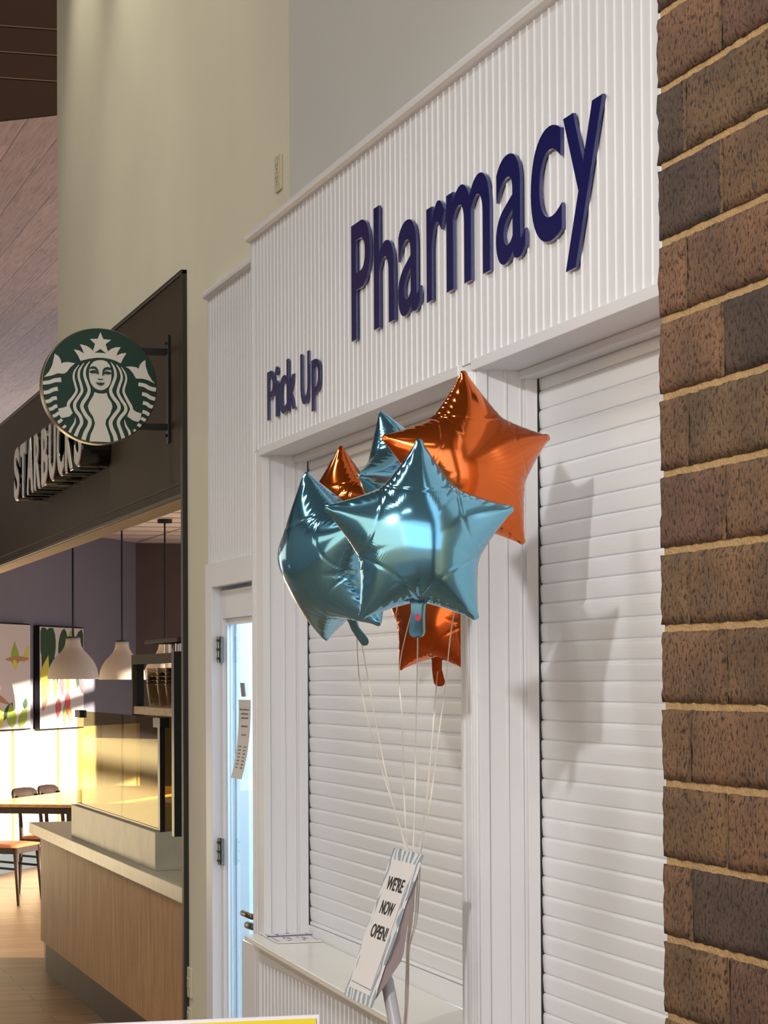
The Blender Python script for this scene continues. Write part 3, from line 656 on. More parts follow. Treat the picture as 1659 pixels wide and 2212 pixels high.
# suspended tile ceiling
m_ = MB(); m_.box((XFB, yOp + 0.2, zCI), (9.5, YBk, zCI + 0.08))
g = 0.0
for i in range(0, 14):
    x = XFB + i * 0.61
    if x < 9.5: m_.box((x - 0.012, yOp + 0.2, zCI - 0.006), (x + 0.012, YBk, zCI + 0.001), 1)
for i in range(0, 28):
    y = yOp + 0.3 + i * 0.61
    if y < YBk: m_.box((XFB, y - 0.012, zCI - 0.006), (9.5, y + 0.012, zCI + 0.001), 1)
struct(m_.build('ceiling_cafe', [TILE, TGRID]))
# unseen outer wall, its openings shaped to throw the sun patches inside
XW = 8.0
m_ = MB()
for a in (((XW, 4.9, 0), (XW + 0.2, 11.4, 3.4)), ((XW, 11.4, 2.66), (XW + 0.2, YBk, 3.4)), ((XW, 11.4, 2.30), (XW + 0.2, 20.4, 2.42)), ((XW, 20.40, 0), (XW + 0.2, 20.56, 2.66)), ((XW, 20.56, 1.42), (XW + 0.2, 22.3, 2.66)), ((XW, 22.3, 0), (XW + 0.2, YBk, 2.66)), ((XW, 21.72, 0), (XW + 0.2, 21.86, 1.42)), ((XW, 11.4, 0), (XW + 0.2, 20.4, 0.12))):
    m_.box(*a)
struct(m_.build('wall_sun_openings', PURPW))
# framed prints
def picture(x0, x1, ytop, ybot, label, kind):
    a = onA(x0, (ytop + ybot) / 2, 0.06); b = onA(x1, (ytop + ybot) / 2, 0.06); zt = (onA(x0, ytop[0], 0.06).z if isinstance(ytop, tuple) else onA((x0 + x1) / 2, ytop, 0.06).z)
    zb = onA((x0 + x1) / 2, ybot, 0.06).z
    s0, s1 = (a - A0).dot(UW), (b - A0).dot(UW)
    t = thing('framed_print', label, 'picture', PA((s0 + s1) / 2, 0.012, zb), group='botanical prints on the cafe wall')
    m = MB(); wallbox(m, s0, s1, 0.012, 0.058, zb, zt); m.build('frame', BLACK, t)
    m = MB(); wallbox(m, s0 + 0.012, s1 - 0.008, 0.056, 0.061, zb + 0.012, zt - 0.012); c = m.build('canvas', CANVAS, t)
    W, H = s1 - s0, zt - zb
    m = MB()
    def leaf(cx, cy, L, wd, deg, mi, n=10):
        d = Vector((math.cos(R_(deg)), math.sin(R_(deg)))); p = Vector((-d.y, d.x)); pts = []
        for i in range(n + 1): t_ = i / n; pts.append((t_, math.sin(math.pi * t_ ** 0.8)))
        up = [(Vector((cx, cy)) + d * L * t_ + p * wd * q / 2) for t_, q in pts]; dn = [(Vector((cx, cy)) + d * L * t_ - p * wd * q / 2) for t_, q in reversed(pts)]
        ring = up + dn[1:-1]; ring = [(min(max(q.x, 0.02), 0.98), min(max(q.y, 0.02), 0.98)) for q in ring]
        leaf.k += 1; o = 0.0615 + leaf.k * 0.00025
        m.add([PA(s0 + q[0] * W, o, zb + q[1] * H) for q in ring], [tuple(range(len(ring)))], mi)
    leaf.k = 0
    if kind == 1:
        for a_ in ((0.30, 1.0, 0.55, 0.30, -115, 0), (0.05, 1.0, 0.40, 0.26, -70, 0), (0.55, 1.0, 0.5, 0.22, -98, 0), (0.95, 1.0, 0.62, 0.30, -100, 0), (0.75, 1.0, 0.55, 0.20, -105, 1), (0.25, 0.75, 0.4, 0.14, -68, 0), (0.62, 0.85, 0.40, 0.10, -110, 1),
                   (0.02, 0.30, 0.45, 0.20, 68, 2), (0.06, 0.18, 0.36, 0.10, 62, 4), (0.35, 0.50, 0.20, 0.09, -96, 2), (0.48, 0.52, 0.20, 0.10, -80, 3), (0.60, 0.52, 0.18, 0.09, -75, 1), (0.42, 0.30, 0.20, 0.12, -98, 3), (0.62, 0.36, 0.24, 0.12, -92, 3), (0.55, 0.24, 0.22, 0.06, -92, 1), (0.66, 0.22, 0.17, 0.08, -80, 4), (0.88, 0.52, 0.22, 0.09, -60, 3)): leaf(*a_)
    else:
        for a_ in ((0.80, 0.62, 0.22, 0.05, 82, 1), (0.86, 0.62, 0.18, 0.05, 98, 1), (0.92, 0.62, 0.2, 0.05, 70, 2), (0.72, 0.66, 0.30, 0.05, 2, 4), (0.82, 0.66, 0.10, 0.05, -80, 2), (0.55, 0.36, 0.26, 0.06, -28, 4), (0.42, 0.40, 0.22, 0.07, 80, 4), (0.40, 0.40, 0.16, 0.08, 110, 4),
                   (0.80, 0.26, 0.2, 0.07, -120, 0), (0.80, 0.02, 0.24, 0.10, 95, 1), (0.66, 0.02, 0.20, 0.08, 85, 2), (0.88, 0.02, 0.22, 0.08, 70, 1), (0.93, 0.2, 0.1, 0.05, 80, 0), (0.3, 0.02, 0.3, 0.08, 80, 1), (0.2, 0.5, 0.3, 0.05, 60, 4)): leaf(*a_)
    m.build('botanical_pattern', [LEAFD, LEAFL, LEAFY, PINKF, BEIGEF], c)
picture(85, 181, 1353, 1575, 'square black-framed leaf and berry print behind the front white pendant', 1)
picture(-150, 66, 1342, 1582, 'pale twig print in a thin black frame, cut off by the left edge of view', 2)

# pendants
def pendant(px, ytop, ybot, hw, Z, label, dup=None):
    base = atz(px, ybot, Z); H = (atz(px, ytop, Z) - base).z; r = hw * Z / FPX
    t = thing('pendant_lamp', label, 'lamp', base, group='white pendant lamps over the bar')
    p = [(1.0, 0), (1.0, 0.02), (0.985, 0.12), (0.95, 0.24), (0.87, 0.36), (0.74, 0.49), (0.58, 0.60), (0.42, 0.70), (0.33, 0.80), (0.29, 0.90), (0.285, 1.0), (0.0, 1.0)]
    q = [(0.97, 0), (0.95, 0.12), (0.91, 0.24), (0.84, 0.35), (0.71, 0.47), (0.55, 0.58), (0.0, 0.66)]
    m = MB(); m.lathe([(a * r, b * H) for a, b in p], (0, 0, 0), 48); m.lathe([(a * r, b * H + 0.0005) for a, b in q], (0, 0, 0), 48); m.lathe([(0.97 * r, 0.0005), (r, 0)], (0, 0, 0), 48)
    m.build('lamp_shade', PEND, t, world=False, smooth=True)
    zc = zCI - base.z - 0.004
    MB().tube([(0, 0, H * 0.98), (0, 0, zc)], 0.008, 8).build('cord', BLACK, t, world=False)
    MB().lathe([(0, H * 1.0), (0.30 * r, H * 1.0), (0.30 * r, H * 1.03), (0, H * 1.03)], (0, 0, 0), 20).build('cap', BLACK, t, world=False)
    MB().lathe([(0, zc - 0.03), (0.065, zc - 0.03), (0.065, zc), (0, zc)], (0, 0, 0), 24).build('ceiling_canopy_plate', BLACK, t, world=False)
pendant(158, 1378, 1467, 55, 17.6, 'white bell pendant lamp hanging in front of the leaf print')
pendant(264, 1386, 1468, 50, 19.0, 'white bell pendant lamp beside the black shelf box, farther than the one before the print')
pendant(357, 1386, 1468, 47, 20.1, 'white pendant lamp mostly hidden behind the black shelf box')

# table and chairs, square to the print wall
def rotW(v, org): return org + UW * v.x + NW * v.y + Vector((0, 0, v.z))
rzW = math.atan2(UW.y, UW.x)         # local x = along the wall, local -y = into the room
def loc_thing(name, label, cat, P, group=None): return thing(name, label, cat, P, rzW, group)
def cafe_table():
    Zt = 0.775; e = onz(60, 1720, Zt); n0 = onz(40, 1737.5, Zt)
    so_ = (n0 - A0).dot(UW); oo = (e - A0).dot(NW); P = PA(so_, oo, 0)
    t = loc_thing('communal_table', 'long pale oak communal table with a dark apron by the print wall', 'table', P)
    B = lambda a, b: MB().box(a, b)
    B((0, -1.0, Zt - 0.022), (2.9, 0, Zt)).build('table_top', TABLE, t, world=False, bevel=0.003)
    m = MB(); m.box((0.02, -0.98, Zt - 0.07), (2.88, -0.94, Zt - 0.022)); m.box((0.02, -0.06, Zt - 0.07), (2.88, -0.02, Zt - 0.022)); m.box((0.02, -0.98, Zt - 0.07), (0.06, -0.02, Zt - 0.022)); m.box((2.84, -0.98, Zt - 0.07), (2.88, -0.02, Zt - 0.022))
    m.build('apron', DARKW, t, world=False)
    for x in (1.75, 2.80):
        for y in (-0.92, -0.10): B((x - 0.03, y - 0.03, 0), (x + 0.03, y + 0.03, Zt - 0.022)).build('leg', DARKW, t, world=False)
    return P
PT = cafe_table()
def chair_proto(P, label):
    t = loc_thing('dining_chair', label, 'chair', P, 'dark wood chairs along the print wall')
    for x in (-0.21, 0.21):      # back leg rising into the back post
        MB().tube([(x * 1.04, 0.02, 0), (x, 0.0, 0.44), (x * 0.96, 0.015, 0.62), (x * 0.96, 0.045, 0.77)], 0.017, 8, taper=[0.012, 0.019, 0.016, 0.014]).build('back_leg', DARKW, t, world=False, smooth=True)
        MB().tube([(x * 1.06, -0.43, 0), (x, -0.40, 0.43)], 0.017, 8, taper=[0.011, 0.020]).build('front_leg', DARKW, t, world=False, smooth=True)
        MB().tube([(x, -0.41, 0.27), (x, 0.01, 0.30)], 0.009, 8).build('stretcher', DARKW, t, world=False)
    m = MB(); n = 8
    m.box((-0.215, -0.41, 0.385), (0.215, -0.39, 0.435)); m.box((-0.215, -0.40, 0.385), (-0.195, 0, 0.435)); m.box((0.195, -0.40, 0.385), (0.215, 0, 0.435)); m.box((-0.21, -0.01, 0.385), (0.21, 0.01, 0.435)); m.build('seat_rail', DARKW, t, world=False)
    m = MB(); vs = []
    for i in range(9):
        for j in range(9):
            a, b = i / 8 * 2 - 1, j / 8 * 2 - 1; vs.append((a * 0.225, -0.20 + b * 0.215, 0.465 - 0.02 * (a * a + b * b) / 2))
    vs += [(v[0], v[1], 0.432) for v in vs]
    fs = [(i * 9 + j, (i + 1) * 9 + j, (i + 1) * 9 + j + 1, i * 9 + j + 1) for i in range(8) for j in range(8)]; edge = [i * 9 for i in range(9)] + [72 + j for j in range(1, 9)] + [i * 9 + 8 for i in range(7, -1, -1)] + [j for j in range(7, 0, -1)]
    fs += [(edge[i], 81 + edge[i], 81 + edge[(i + 1) % len(edge)], edge[(i + 1) % len(edge)]) for i in range(len(edge))] + [tuple(81 + e for e in edge)]
    m.add(vs, fs); m.build('seat', LEATH, t, world=False, smooth=True)
    m = MB(); out = []
    N = 12
    for off in (0.0, 0.022):
        for i in range(N + 1):
            a = i / N * 2 - 1; y = 0.045 + off + 0.035 * (1 - a * a); hgt = 0.06 * (1 - abs(a) ** 6 * 0.55)
            out += [(a * 0.235, y, 0.765 - hgt), (a * 0.235, y + 0.012, 0.765 + hgt)]
    k = 2 * (N + 1); fs = []
    for i in range(N): fs += [(2 * i, 2 * i + 2, 2 * i + 3, 2 * i + 1), (k + 2 * i, k + 2 * i + 1, k + 2 * i + 3, k + 2 * i + 2), (2 * i + 1, 2 * i + 3, k + 2 * i + 3, k + 2 * i + 1), (2 * i, k + 2 * i, k + 2 * i + 2, 2 * i + 2)]
    fs += [(0, 1, k + 1, k), (2 * N, k + 2 * N, k + 2 * N + 1, 2 * N + 1)]
    m.add(out, fs); m.build('backrest', DARKW, t, world=False, smooth=True)
    return t
def copy_tree(o, parent=None):
    c = o.copy(); COL.objects.link(c); c.parent = parent
    for ch in list(o.children): copy_tree(ch, c)
    return c
# positions from the feet of the nearest chair's two front legs
q0 = onz(40, 1957, 0); s0c, o0c = (q0 - A0).dot(UW), (q0 - A0).dot(NW)
chA = chair_proto(PA(s0c + 0.22, o0c - 0.43, 0), 'dark wood chair with tan seat at the near end of the communal table')
for i, lab in enumerate(('second dark wood chair along the table, its tan seat beside the counter end', 'third dark wood chair along the table, only its rounded backrest showing above the tabletop')):
    c = copy_tree(chA); c['label'] = lab; c.location = PA(s0c + 0.22 + (0.93, 1.42)[i], o0c - 0.43 + (0.05, 0.05)[i], -0.0); c.rotation_euler.z = rzW + R_(4 * i)

# ------------------------------------------------------------------ bar counter
XCT, XBD, XTK = 1.87, 1.90, 1.975
cf = onx(62, 1771, XCT); zCT = (cf.z + onx(389, 1924, XCT).z) / 2; yCf = cf.y
yNe = yOp + 0.06
tag(MB().box((XCT, yNe, zCT - 0.064), (2.75, yCf, zCT)).build('countertop', STONE, bevel=0.003), 'polished grey stone worktop on the slatted oak bar counter', 'countertop')
def bar():
    yb1 = Yx(87, 1900, XBD); zb = (onx(85, 2022, XBD).z + onx(305, 2204, XBD).z) / 2; zt = zCT - 0.065
    t = thing('bar_counter', 'long cafe bar counter faced with vertical oak slats above a steel toe-kick', 'counter', (XBD, (yNe + yb1) / 2, 0))
    MB().box((XBD + 0.03, yNe + 0.0, 0.0), (2.70, yb1 - 0.004, zt)).build('carcass', DARKW, t)
    cuts = [yb1] + [Yx(x, 2000, XBD) for x in (145, 295.5, 325)] + [yNe]
    for a, b in zip(cuts[:-1], cuts[1:]):
        m = MB(); n = max(2, round((a - b) / 0.034)); st_ = (a - b - 0.006) / n; pts = []
        for i in range(n):
            y = b + 0.003 + i * st_
            pts += [(XBD + 0.014, y), (XBD + 0.0005, y + st_ * 0.04), (XBD - 0.001, y + st_ * 0.4), (XBD + 0.0005, y + st_ * 0.70), (XBD + 0.014, y + st_ * 0.74)]
        pts.append((XBD + 0.014, a - 0.003)); k = len(pts)
        m.add([(x, y, zb) for x, y in pts] + [(x, y, zt) for x, y in pts], [(i, i + 1, k + i + 1, k + i) for i in range(k - 1)])
        m.box((XBD + 0.014, b + 0.003, zb), (XBD + 0.03, a - 0.003, zt)); m.build('slatted_panel', OAK, t)
    yt = Yx(225, 2150, XTK)
    y1 = Yx(95, 2060, XTK)
    m = MB(); m.box((XTK, yt + 0.004, 0), (XTK + 0.05, y1, zb)); m.box((XTK, yNe, 0), (XTK + 0.05, yt - 0.004, zb)); m.build('toe_kick', KICK, t)
bar()
XR = 1.925
rz0 = zCT; rA = onx(154, 1735, XR); rB = onx(335, 1800, XR); zR = (rA.z + rB.z) / 2
t_ = MB().box((XR, rB.y, rz0), (2.45, rA.y, zR)).build('stone_riser', STONE2, bevel=0.003); tag(t_, 'grey stone block on the worktop carrying the glass display case', 'riser')
def display_case():
    X = XR + 0.025; yA_, yB_ = rA.y - 0.05, Yx(342, 1650, XR + 0.025); zT = (onx(160, 1535, X).z + onx(342, 1549, X).z) / 2
    t = thing('glass_display_case', 'clear glass guard with black clamps standing on the grey stone block', 'display case', (X, (yA_ + yB_) / 2, zR))
    ym = Yx(263, 1600, X)
    MB().box((X, ym + 0.003, zR), (X + 0.01, yA_, zT)).build('glass_pane', CASEG, t)
    MB().box((X, yB_, zR), (X + 0.01, ym - 0.003, zT)).build('glass_pane', CASEG, t)
    MB().box((X + 0.012, yB_ + 0.02, zR), (2.3, yB_ + 0.03, zT)).build('end_pane', CASEG, t)
    MB().box((X - 0.003, yB_ - 0.05, zR), (X + 0.02, yB_ - 0.0, zT - 0.03)).build('corner_post', BLACK, t)
    m = MB(); m.box((X - 0.012, yA_ - 0.16, zT - 0.035), (X + 0.025, yA_ - 0.0, zT + 0.004)); m.build('clamp', BLACK, t)
    m = MB(); m.box((X - 0.012, yB_ - 0.10, zT - 0.045), (X + 0.03, yB_ + 0.06, zT - 0.002)); m.build('clamp', BLACK, t)
    m = MB(); m.box((X - 0.004, yB_, zR), (X + 0.016, yA_, zR + 0.012)); m.build('bottom_channel', STEEL, t)
    return X, yB_, zT
XG2, yG2, zG2 = display_case()
def shelf_box():
    X = XR + 0.03; y1 = Yx(284, 1480, X); y0 = Yx(375, 1480, X); ye = Yx(387.5, 1480, X + 0.02)
    zt = (onx(284, 1413, X).z + onx(375, 1412, X).z) / 2; zb = (onx(284, 1545, X).z + onx(375, 1552, X).z) / 2; zr = (onx(284, 1433, X).z + onx(372, 1435, X).z) / 2; zs = (onx(284, 1525, X).z + onx(374, 1531, X).z) / 2
    D = 0.22
    t = thing('shelf_unit', 'black framed box shelf with an oak bottom holding cups above the display case', 'shelf', (X, (y0 + y1) / 2, zCT))
    m = MB(); m.box((X, y0, zr), (X + 0.03, y1, zt)); m.box((X, y1 - 0.03, zb), (X + 0.02, y1, zr)); m.box((X, y0, zb), (X + 0.02, y0 + 0.02, zr)); m.box((X + 0.02, y0, zt - 0.02), (X + D, y1, zt))
    m.build('frame', BRONZE, t)
    MB().box((X + 0.004, y1 - 0.024, zb), (X + 0.055, y1, zt - 0.02)).build('end_panel', BLACK, t)
    MB().box((X + 0.004, y0 + 0.02, zb + 0.006), (X + D, y1 - 0.03, zs)).build('shelf_board', SHELFW, t, bevel=0.002)
    MB().box((X - 0.01, ye - 0.03, zR), (X + D, y0 - 0.002, zt + 0.005)).build('side_panel', BLACK, t)
    return X, y0, y1, zs, zt
XS2, ys0, ys1, zsb, ztp = shelf_box()
def cup_stack(x, y, tilt, n, label):
    t = thing('cup_stack', label, 'cups', (x, y, zsb + 0.001), group='clear plastic cup stacks on the shelf', rot=(0, 0, 0))
    m = MB(); h = 0.10
    for i in range(n):
        z = i * 0.018; m.lathe([(0.030, z), (0.0305, z), (0.044, z + h), (0.046, z + h), (0.046, z + h + 0.004), (0.0425, z + h + 0.003), (0.029, z + 0.003)], (0, 0, 0), 20)
    m.build('cup', CUPG, t, world=False, smooth=True); return t
for i, (f, d, lab) in enumerate(((0.70, 0.060, 'stack of clear plastic cups nearest the dark end of the shelf box'), (0.50, 0.068, 'middle stack of clear plastic cups on the oak shelf'), (0.30, 0.066, 'stack of clear plastic cups in front of the dark jar'), (0.13, 0.070, 'stack of clear plastic cups beside the black side panel'))):
    cup_stack(XS2 + d, ys0 + (ys1 - ys0) * f, 0, 5 if i != 2 else 6, lab)
m_ = MB(); m_.lathe([(0, 0), (0.055, 0), (0.06, 0.01), (0.06, 0.07), (0.05, 0.08), (0, 0.08)], (XS2 + 0.135, ys0 + (ys1 - ys0) * 0.42, zsb + 0.001), 24); tag(m_.build('dark_jar', BLKGLOSS, smooth=True), 'small black jar standing behind the clear cups on the oak shelf', 'jar')
# tray on little glass jars, on top of the shelf box
yj = [ys0 + (ys1 - ys0) * f for f in (0.12, 0.38, 0.64)]
for y, lab in zip(yj, ('small clear jar under the dark tray, nearest the black frame', 'middle small clear jar under the dark tray', 'small clear jar under the far end of the dark tray')):
    tag(MB().lathe([(0, 0), (0.035, 0), (0.035, 0.045), (0, 0.045)], (XS2 + 0.12, y, ztp + 0.001), 20).build('glass_jar', CUPG, smooth=False), lab, 'jar', 'small jars under the tray')
tag(MB().box((XS2 + 0.02, ys0 + 0.02, ztp + 0.047), (XS2 + 0.21, ys0 + (ys1 - ys0) * 0.78, ztp + 0.068)).build('wooden_tray', DARKW, bevel=0.003), 'dark wooden tray resting on small jars above the shelf box', 'tray')
# ================================================================== PHARMACY LETTERS
def wall_letters(name, label, spec, Xf, base, heights, off, loc):
    # spec: (char, px left, px right, z bottom, z top) ; letters sit 20 mm proud of the boards
    t = thing(name, label, 'sign', loc)
    for ch, xa, xb, py, zb, zt in spec:
        vs, fs, nz, lo, hi = glyph(ch, off, 0.05, 0.004, 10)
        y1, y0 = Yx(xa, py, Xf), Yx(xb, py, Xf)
        sx = (y1 - y0) / (hi[0] - lo[0]); sz = (zt - zb) / (hi[1] - lo[1])
        f = lambda v: Vector((XF - 0.004 + (Xf - XF + 0.004) * (v.z - lo[2]) / (hi[2] - lo[2]), y1 - (v.x - lo[0]) * sx, zb + (v.y - lo[1]) * sz))
        V = [f(v) for v in vs]; m = MB(); m.add(V, fs); m.m = [1 if abs(n) < 0.5 else 0 for n in nz]
        m.build('letter', [NAVY, NAVY_E], t)
XL_ = XF - 0.011
zb_ = onx(763, 737, XL_).z; zc_ = onx(759, 489, XL_).z; za_ = onx(810, 449, XL_).z; zx_ = onx(1112, 323, XL_).z; zd_ = onx(1241, 579, XL_).z
print('letters', zb_, zc_, za_, zx_, zd_)
ov = 0.004
wall_letters('pharmacy_sign', 'large navy letters reading Pharmacy on the white boarded fascia', [
    ('P', 758.6, 799, 600, zb_, zc_), ('h', 807, 851, 580, zb_, za_), ('a', 859.4, 907, 580, zb_ - ov, zx_), ('r', 921, 959.5, 540, zb_, zx_ - 0.002), ('m', 963.8, 1058, 500, zb_, zx_),
    ('a', 1070.6, 1134, 450, zb_ - ov, zx_), ('c', 1146, 1213, 400, zb_ - ov, zx_ + 0.002), ('y', 1216.8, 1302.6, 390, zd_, zx_ - 0.002)], XL_, 0, 0, 0.005, (XF, Yx(1000, 500, XF), zb_))
XL2 = XF - 0.009
q = lambda px, py: onx(px, py, XL2).z
z0 = q(580, 908); zc2 = q(580, 803.5); zk = q(622, 767); zx2 = q(608, 813); zp = q(677, 890.5); zU = q(652, 768); zxp = q(683, 764)
h2 = z0 + (zc2 - z0) * 0.77
print('pick', z0, zc2, zk, zx2, zp, zU)
zU0 = q(656, 871); 
wall_letters('pick_up_sign', 'smaller navy letters reading Pick Up above the left shutter', [
    ('P', 577, 592.5, 850, z0, zc2), ('i', 594.5, 600, 850, z0, zc2 + 0.004), ('c', 602.5, 619.5, 850, z0 - 0.001, h2), ('k', 618.8, 636.5, 840, z0, zc2 + 0.008),
    ('U', 648.5, 667, 820, z0 - 0.001, zc2), ('p', 672.5, 691.5, 820, z0 - 0.030, h2)], XL2, 0, 0, 0.0, (XF, Yx(630, 850, XF), z0))

# ================================================================== PLATES
def plate(cx, py0, py1, hw, X, label, name, outlets):
    y0, y1 = Yx(cx + hw, (py0 + py1) / 2, X), Yx(cx - hw, (py0 + py1) / 2, X); za, zb = onx(cx, py0, X).z, onx(cx, py1, X).z
    t = thing(name, label, 'outlet', (X, (y0 + y1) / 2, zb))
    MB().box((X - 0.008, y0, zb), (X, y1, za)).build('cover_plate', PLATE, t, bevel=0.002)
    for k in range(outlets):
        zc = zb + (za - zb) * ((k + 0.5) / outlets * 0.7 + 0.15); m = MB(); hh = (za - zb) * 0.16; yc = (y0 + y1) / 2
        m.box((X - 0.0095, yc - (y1 - y0) * 0.26, zc - hh), (X - 0.006, yc + (y1 - y0) * 0.26, zc + hh)); f_ = m.build('socket_face', PLATE, t, bevel=0.001)
        s_ = MB(); s_.box((X - 0.010, yc - 0.012, zc + 0.001), (X - 0.0093, yc - 0.009, zc + hh * 0.6)); s_.box((X - 0.010, yc + 0.009, zc + 0.001), (X - 0.0093, yc + 0.012, zc + hh * 0.6)); s_.box((X - 0.010, yc - 0.003, zc - hh * 0.6), (X - 0.0093, yc + 0.003, zc - hh * 0.25)); s_.build('slots', PLATED, f_)
plate(604.5, 336, 413, 6.2, XC, 'cream outlet plate high on the cream wall, above the boarded fascia corner', 'outlet_plate', 2)
plate(411, 2089, 2154, 5.5, XC, 'cream outlet plate low on the narrow cream wall beside the black portal', 'outlet_plate', 1)
plate(410.5, 2175, 2232, 7, XC, 'lowest cream outlet plate on the narrow cream wall, just above the yellow board', 'outlet_plate', 2)

# ================================================================== LAMINATED CARD ON THE LEDGE
def card():
    UPC = Vector((0, 0, 0.001)); c = [LO(*p) + UPC for p in ((558, 2016.5), (654, 2010.5), (698, 2035.5), (599, 2039))]
    t = thing('laminated_card', 'laminated card with four small drawings and a blue stripe lying on the ledge', 'card', (c[0] + c[2]) / 2)
    P = lambda u, v, h=0: c[0].lerp(c[1], u).lerp(c[3].lerp(c[2], u), v) + Vector((0, 0, h))
    MB().prism([P(0, 0), P(0, 1), P(1, 1), P(1, 0)], (0, 0, 0.003)).build('sheet', CARD, t, bevel=0.0008)
    m = MB(); m.prism([P(0, 0.44, 0.0031), P(0, 0.51, 0.0031), P(1, 0.51, 0.0031), P(1, 0.44, 0.0031)], (0, 0, 0.0012)); m.build('blue_stripe', BLUEINK, t)
    m = MB()
    for v0, v1 in ((0.04, 0.40), (0.56, 0.92)):
        for u in (0.06, 0.92): m.prism([P(u, v0, 0.0031), P(u, v1, 0.0031), P(u + 0.02, v1, 0.0031), P(u + 0.02, v0, 0.0031)], (0, 0, 0.0003))
    random.seed(3)
    for uc, vc in ((0.28, 0.22), (0.62, 0.20), (0.32, 0.74), (0.66, 0.70)):
        for k in range(7):
            a = random.uniform(0, 6.28); r1 = random.uniform(0.03, 0.11); r2 = random.uniform(0.04, 0.12); u, v = uc + r1 * math.cos(a), vc + r2 * math.sin(a) * 1.2; w_ = random.uniform(0.01, 0.05)
            m.prism([P(u - w_, v - 0.025, 0.0031), P(u - w_ * 0.6, v + 0.03, 0.0031), P(u + w_, v + 0.02, 0.0031), P(u + w_ * 0.7, v - 0.03, 0.0031)], (0, 0, 0.0003))
    m.build('drawings', GREYINK, t)
card()

